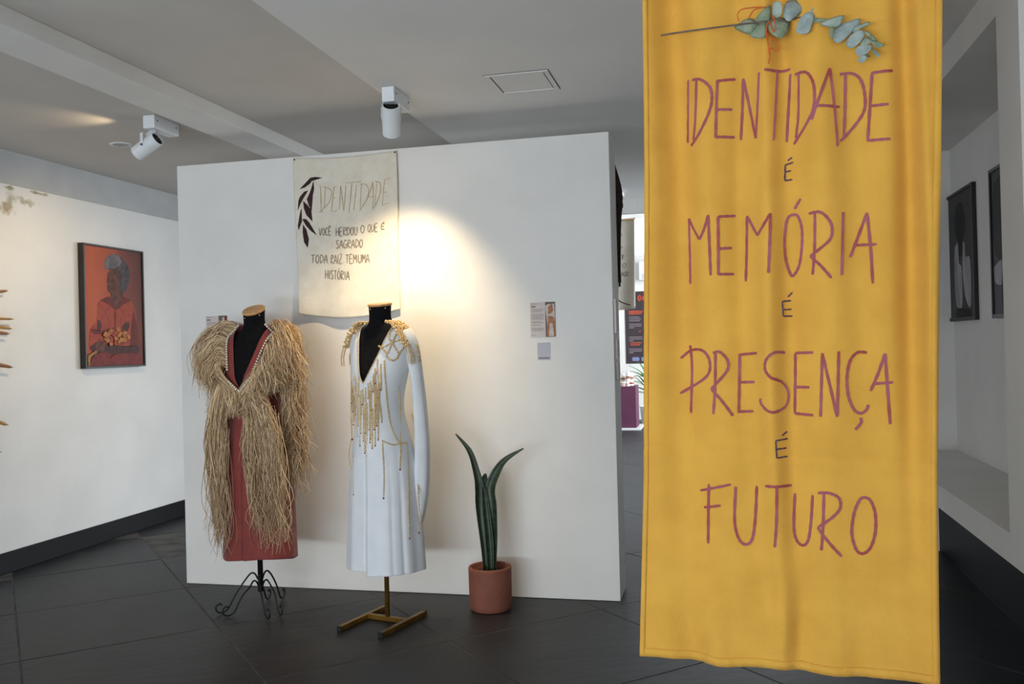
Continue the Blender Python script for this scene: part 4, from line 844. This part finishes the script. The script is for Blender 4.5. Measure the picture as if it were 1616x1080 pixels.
FR = [(112, -60, 330), (132, -30, 420), (148, -10, 360), (172, 40, 480), (200, 120, 560), (226, 160, 640), (250, 120, 560), (288, 120, 520), (296, 300, 660), (342, 60, 520), (368, 100, 480), (100, -40, 240), (140, -40, 75), (125, -20, 190), (155, 0, 280), (118, 60, 470), (140, 75, 530), (165, 160, 590), (215, 110, 255), (190, 180, 695), (207, 250, 355), (240, 330, 770), (262, 250, 800), (275, 40, 185), (310, 60, 310), (320, 310, 720), (350, 180, 695), (358, -90, 260), (383, -60, 180), (383, 180, 630), (412, -40, 95), (397, 40, 440), (335, -60, 115), (300, 20, 620), (180, -30, 160), (248, 90, 370)]
for (x, a, b_) in FR: bead_px([Cq([(x, a), (x+2, (a+b_)/2), (x+(24 if x == 397 else 0), b_)])], .0052, 'bead_fringe')
for x, a, b_ in ((430, 680, 840), (470, 740, 1040), (400, 790, 960), (375, 890, 1060)): bead_px([Bq([(x, a), (x, (a+b_)/2), (x, b_)])], .0052, 'bead_fringe')
# beaded epaulettes
for sd in (-1, 1):
    q = MB()
    for k in range(430):
        u = RR.random(); v_ = RR.random()
        p_ = L2(sd*(.085+.105*u), -.075+.13*v_+g_(.004), 1.522-.02*u-.105*u**2.2+.010+RR.uniform(0, .010)); q.beads([p_, p_+Vector((0, 0, .0005))], .0055, 1)
    for k in range(9):
        x = .17+.04*RR.random(); y = -.06+.012*k; q.beads([L2(sd*x, y, 1.42), L2(sd*(x+.018), y, 1.36), L2(sd*(x+.016), y, 1.33-.02*RR.random())], .0038)
    stuff(q.build('beaded_epaulette', 'bead', dr2, True))

# ================================================================== PLANT
PC = Vector((-1.243, 4.585, 0))
pp = thing('snake_plant', 'potted snake plant with two long curved leaves beside the white dress', 'plant', PC)
MB().lathe([(0, 0), (.100, 0), (.108, .006), (.113, .04), (.115, .21), (.1155, .222), (.112, .228), (.103, .228), (.100, .222), (.098, .19), (.06, .19)], PC, 48).build('pot', 'terracotta', pp, True)
MB().lathe([(0, .196), (.05, .199), (.099, .194)], PC, 32).build('soil', 'soil', pp, True)
def leaf(pts, w, m, face=(0, -1, 0), cup=.35, name='leaf'):
    P = smooth_path([pl(a, b_, 1, PC.y+dy) for a, b_, dy in pts], 7); n = 8; q = MB(); vs = []; k = len(P); F_ = Vector(face).normalized()
    for i, p_ in enumerate(P):
        f_ = i/(k-1); t_ = (P[min(i+1, k-1)]-P[max(i-1, 0)]).normalized(); s = t_.cross(F_).normalized(); nn = s.cross(t_)
        idx = f_*(len(w)-1); a = int(min(idx, len(w)-2)); ww = w[a]+(w[a+1]-w[a])*(idx-a)
        for j in range(n+1):
            x = 2*j/n-1; vs.append(p_+s*ww*x+nn*(-cup*ww*(1-x*x))*1.0)
    q.add(vs, [(i*(n+1)+j, i*(n+1)+j+1, (i+1)*(n+1)+j+1, (i+1)*(n+1)+j) for i in range(k-1) for j in range(n)])
    return q.build(name, m, pp, True, solid=.003)
leaf([(768, 905, 0), (764, 862, .0), (757, 800, .01), (757, 770, .01), (752, 745, .01), (741, 712, .0), (719, 685, -.01)], [.014, .016, .020, .024, .017, .012, .001], 'snake_tip', (.5, -1, 0), .5)
leaf([(777, 908, -.01), (778, 850, -.015), (776, 800, -.02), (773, 772, -.02), (783, 745, -.02), (798, 725, -.02), (826, 708, -.01)], [.018, .024, .028, .030, .024, .013, .001], 'snake', (-.3, -1, .1), .5)
leaf([(772, 906, .02), (770, 850, .02), (766, 800, .02), (764, 765, .02), (766, 748, .02)], [.016, .022, .028, .024, .003], 'snake', (.1, -1, 0), .6)
leaf([(775, 908, -.025), (773, 860, -.03), (768, 810, -.03), (764, 775, -.03), (760, 768, -.03)], [.014, .02, .018, .011, .002], 'snake', (.4, -1, 0), .7)

# ================================================================== WOODEN WALL SCULPTURE (mostly out of frame at left)
sc_ = thing('wood_sculpture', 'wall sculpture of pointed wooden blades at the left edge', 'sculpture', (XL+.04, 4.62, .9))
hub = pl(-110, 570, 0, XL+.03)
MB().lathe([(0, 0), (.11, 0), (.12, .012), (.11, .03), (0, .034)], Vector((XL+.001, hub.y, hub.z)), 28, (1, 0, 0)).build('hub', 'wood_a', sc_)
for (tip, m_, w_, bx) in (((12, 459), 'wood_a', 4.0, (-60, 468)), ((22, 504), 'wood_b', 3.2, (-70, 500)), ((19, 519), 'wood_b', 4.5, (-60, 508)), ((15, 527), 'wood_a', 4.2, (-60, 520)), ((20, 580), 'wood_a', 4.6, (-60, 566)), ((13, 671), 'wood_b', 4.6, (-60, 650)), ((1.5, 714), 'wood_a', 3.5, (-60, 690))):
    T_, Bs = pl(tip[0], tip[1], 0, XL+.05), pl(bx[0], bx[1], 0, XL+.05); d_ = (T_-Bs).normalized(); s = d_.cross(Vector((1, 0, 0))).normalized()*w_*.0030
    Md = Bs.lerp(T_, .72); ctr = [hub+(Bs-hub)*.25, Bs, Md, Bs.lerp(T_, .93), T_]; ww = [.5, .9, 1, .75, .12]
    q = MB(); vs = []
    for c_, k in zip(ctr, ww): vs += [c_+s*k, c_+Vector((.009, 0, 0)), c_-s*k, c_-Vector((.009, 0, 0))]
    fs = [(i*4+j, i*4+(j+1) % 4, (i+1)*4+(j+1) % 4, (i+1)*4+j) for i in range(4) for j in range(4)]+[(0, 1, 2, 3), (19, 18, 17, 16)]
    q.add(vs, fs); q.build('blade', m_, sc_)

# ================================================================== CORRIDOR BEYOND THE PARTITION
# dark fibre hanging on the back of the partition
hg = MB(); rh = random.Random(9)
for k in range(60):
    x0_ = PX1-.02+.035*rh.random(); y0_ = PY+PT+.02+.05*rh.random(); z0_ = 2.46-.1*rh.random(); zE = 1.66+.5*rh.random()
    hg.tube(smooth_path([Vector((x0_-.03, y0_, z0_)), Vector((x0_+.010+.006*rh.random(), y0_+.01, z0_-.18)), Vector((x0_+.014*rh.random()-.008, y0_, (z0_+zE)/2)), Vector((x0_-.03*rh.random(), y0_, zE))], 5), .006, 5)
hg.tube(smooth_path([Vector((PX1-.04, PY+PT+.02, 1.70)), Vector((PX1+.0, PY+PT+.05, 1.64)), Vector((PX1+.06, PY+PT+.06, 1.615))], 5), .003, 5)
tag(stuff(hg.build('fibre_hanging', 'brown_hair', None, True)), 'dark brown fibre hanging at the back edge of the partition', 'hanging')
# second cotton banner hung in the corridor
cb = thing('corridor_banner', 'cream cotton banner hanging in the corridor beyond the partition', 'banner', (-.95, 8.0, 1.69))
c0, c1, c2_, c3 = pl(940, 352, 1, 8.0), pl(1001, 345, 1, 8.0), pl(1003, 487, 1, 8.0), pl(942, 494, 1, 8.0)
cbs = lambda u, v_: c0.lerp(c1, u).lerp(c3.lerp(c2_, u), v_)+Vector((0, .015*math.sin(u*9+v_*2), 0))
MB().grid(cbs, 24, 30).build('cloth', 'cotton', cb, True, solid=.002)
for (a, b_) in ((0, .02), (.975, 1)):
    MB().grid(lambda u, v_: cbs(*((u, a+(b_-a)*v_)))+Vector((0, -.003, 0)), 24, 2).build('hem', mat('hem_beige', srgb(196, 184, 150), .9) if a == 0 else 'cotton', cb, True)
MB().tube([c0+Vector((-.05, 0, 0)), c1+Vector((.01, 0, 0))], .007, 8).build('rod', 'wood', cb, True)
for q_ in (c0, c1): MB().tube([q_, Vector((q_.x, q_.y, ZD))], .0012, 5).build('cord', 'white_metal', cb)
q = MB()
for txt, x0, y0_, x1, hh in (('C', 170, 820, 203, 85), ('HER', 168, 888, 210, 26), ('TO', 165, 942, 188, 26), ('O', 200, 938, 225, 26), ('SAGR', 180, 992, 238, 27)):
    for st_ in word(txt, x0, y0_, x1, y0_-4, hh):
        P = []
        for a, b_ in st_:
            w_ = pl(930+a/3.86, 180+b_/3.86, 1, 7.975); P.append(w_)
        q = MB(); ribbon(q, smooth_path(P, 4), YN, .006, .0); q.build('lettering', 'pencil', cb)
# small ceiling box lamp
cl_ = thing('ceiling_box', 'small white box fixed to the corridor ceiling', 'fixture', (-.87, 7.6, ZD))
MB().box(-.94, -.81, 7.47, 7.78, ZD-.03, ZD).build('body', 'white_metal', cl_, bevel=.004)
MB().box(-.93, -.82, 7.48, 7.77, ZD-.034, ZD-.03).build('cover', 'ceil', cl_)
# dark poster on the far wall
YF = 16.2
ps = thing('wall_poster', 'dark poster with orange heading on the far wall', 'poster', (-1.35, YF, 1.0))
a, b_ = pl(985.5, 461, 1, YF), pl(1050, 574, 1, YF); z1p = a.z; z0p = pl(1000, 574, 1, YF).z
MB().box(a.x, b_.x, YF-.012, YF, z0p, z1p).build('board', 'poster', ps)
def ptxt(strs, m_, w_, nm='print'):
    for st_ in strs:
        q = MB(); ribbon(q, smooth_path([pl(930+x/3.86, 440+y/3.86, 1, YF-.014) for x, y in st_], 4), YN, w_, 0); q.build(nm, m_, ps)
ptxt(word('a', 296, 132, 316, 132, 46), 'orange_ink', .03); ptxt(word('i', 322, 132, 334, 132, 44), 'orange_ink', .03)
ptxt([[(240, 199+i*8), (328-i*4, 197+i*8)] for i in range(3)]+[[(250, 392), (320, 390)], [(250, 404), (310, 402)], [(300, 322), (315, 320)]], 'orange_ink', .02)
ptxt([[(242, y), (x, y-1)] for y, x in ((235, 305), (246, 315), (257, 310), (278, 318), (289, 318), (300, 275), (357, 322), (368, 325), (379, 270), (430, 322), (441, 320), (452, 270))], 'poster_text', .013)
ptxt([[(262, 490), (305, 490)], [(318, 490), (332, 490)]], 'blue_ink', .07)
# plum plinth with painted cans
PB = pl(988, 676, 2, 0); PXc = -1.62
pn = thing('display_plinth', 'plum painted plinth on a low white base in the far room', 'plinth', (PXc, 14.5, 0))
MB().box(PXc-.32, PXc+.30, 14.2, 14.95, 0, .035).build('base', 'white_metal', pn, bevel=.004)
MB().box(PXc-.27, PXc+.235, 14.25, 14.75, .035, .70).build('body', 'purple', pn, bevel=.004)
cans = [(976.5, 14.4, .036, .19), (983, 14.6, .046, .19), (988.5, 14.66, .026, .15), (991.5, 14.4, .036, .235), (996, 14.5, .044, .21), (984, 14.31, .045, .07), (990, 14.30, .03, .06)]
names = ['leftmost painted jar on the plum plinth, by the partition edge', 'wide painted jar second from the left on the plum plinth', 'small jar behind the others on the plum plinth', 'tallest slim painted jar on the plum plinth', 'painted jar at the right edge of the plum plinth', 'low painted pot at the front left of the plum plinth', 'tiny painted pot at the front middle of the plum plinth']
for (px_, yy, r_, hh), lab in zip(cans, names):
    c_ = pl(px_, 610, 1, yy); t = thing('painted_jar', lab, 'jar', (c_.x, yy, .70), group='painted jars on the plinth')
    MB().lathe([(0, 0), (r_, 0), (r_, hh*.86), (r_*.8, hh*.9), (r_*.8, hh), (0, hh)], (c_.x, yy, .70), 18).build('body', 'paper', t)
    MB().lathe([(r_*1.01, hh*.12), (r_*1.02, hh*.13), (r_*1.02, hh*.24), (r_*1.01, hh*.25)], (c_.x, yy, .70), 18).build('band', 'bead_red', t)
    MB().lathe([(r_*1.01, hh*.5), (r_*1.02, hh*.51), (r_*1.02, hh*.66), (r_*1.01, hh*.67)], (c_.x, yy, .70), 18).build('band', 'wood_a', t)
# palm beside the plinth
pc = pl(1026, 664, 2, 0); pc = Vector((pc.x+.05, 15.4, 0))
pa = thing('potted_palm', 'green palm half hidden behind the yellow banner in the far room', 'plant', pc)
MB().lathe([(0, 0), (.14, 0), (.18, .3), (.165, .3), (.14, .27), (0, .27)], pc, 24).build('pot', 'white_metal', pa)
MB().tube([pc+Vector((0, 0, .27)), pc+Vector((.01, 0, .75))], .02, 8).build('trunk', 'stem', pa)
rp = random.Random(4)
for k in range(22):
    an = rp.uniform(0, 6.28) if k > 8 else rp.uniform(2.4, 3.9); el = rp.uniform(.25, 1.2); L_ = rp.uniform(.4, .62); d_ = Vector((math.cos(an)*math.cos(el), math.sin(an)*math.cos(el), math.sin(el)))
    o_ = pc+Vector((0, 0, .45+.35*rp.random())); P = [o_+d_*L_*f_+Vector((0, 0, -.32*f_*f_*L_)) for f_ in (0, .2, .4, .6, .8, 1)]; s = d_.cross(Vector((0, 0, 1))).normalized()
    q = MB(); vs = []
    for p_, w_ in zip(P, (.006, .02, .028, .026, .016, .002)): vs += [p_-s*w_, p_+Vector((0, 0, .006)), p_+s*w_]
    q.add(vs, [(i*3+j, i*3+j+1, i*3+j+4, i*3+j+3) for i in range(5) for j in range(2)]); q.build('frond', 'green', pa, True, solid=.002)
# wall-mounted air unit
au = pl(1009, 414, 1, YF); al = pl(1022, 443, 1, YF)
ac = thing('air_unit', 'white box unit mounted high on the far wall', 'air conditioner', ((au.x+al.x)/2, YF, al.z))
MB().box(au.x, au.x+.8, YF-.2, YF, al.z, au.z).build('body', 'white_metal', ac, bevel=.02)
for k in range(3): MB().box(au.x+.05, au.x+.75, YF-.206, YF-.2, al.z+.03+.03*k, al.z+.045+.03*k).build('slat', 'fascia', ac)
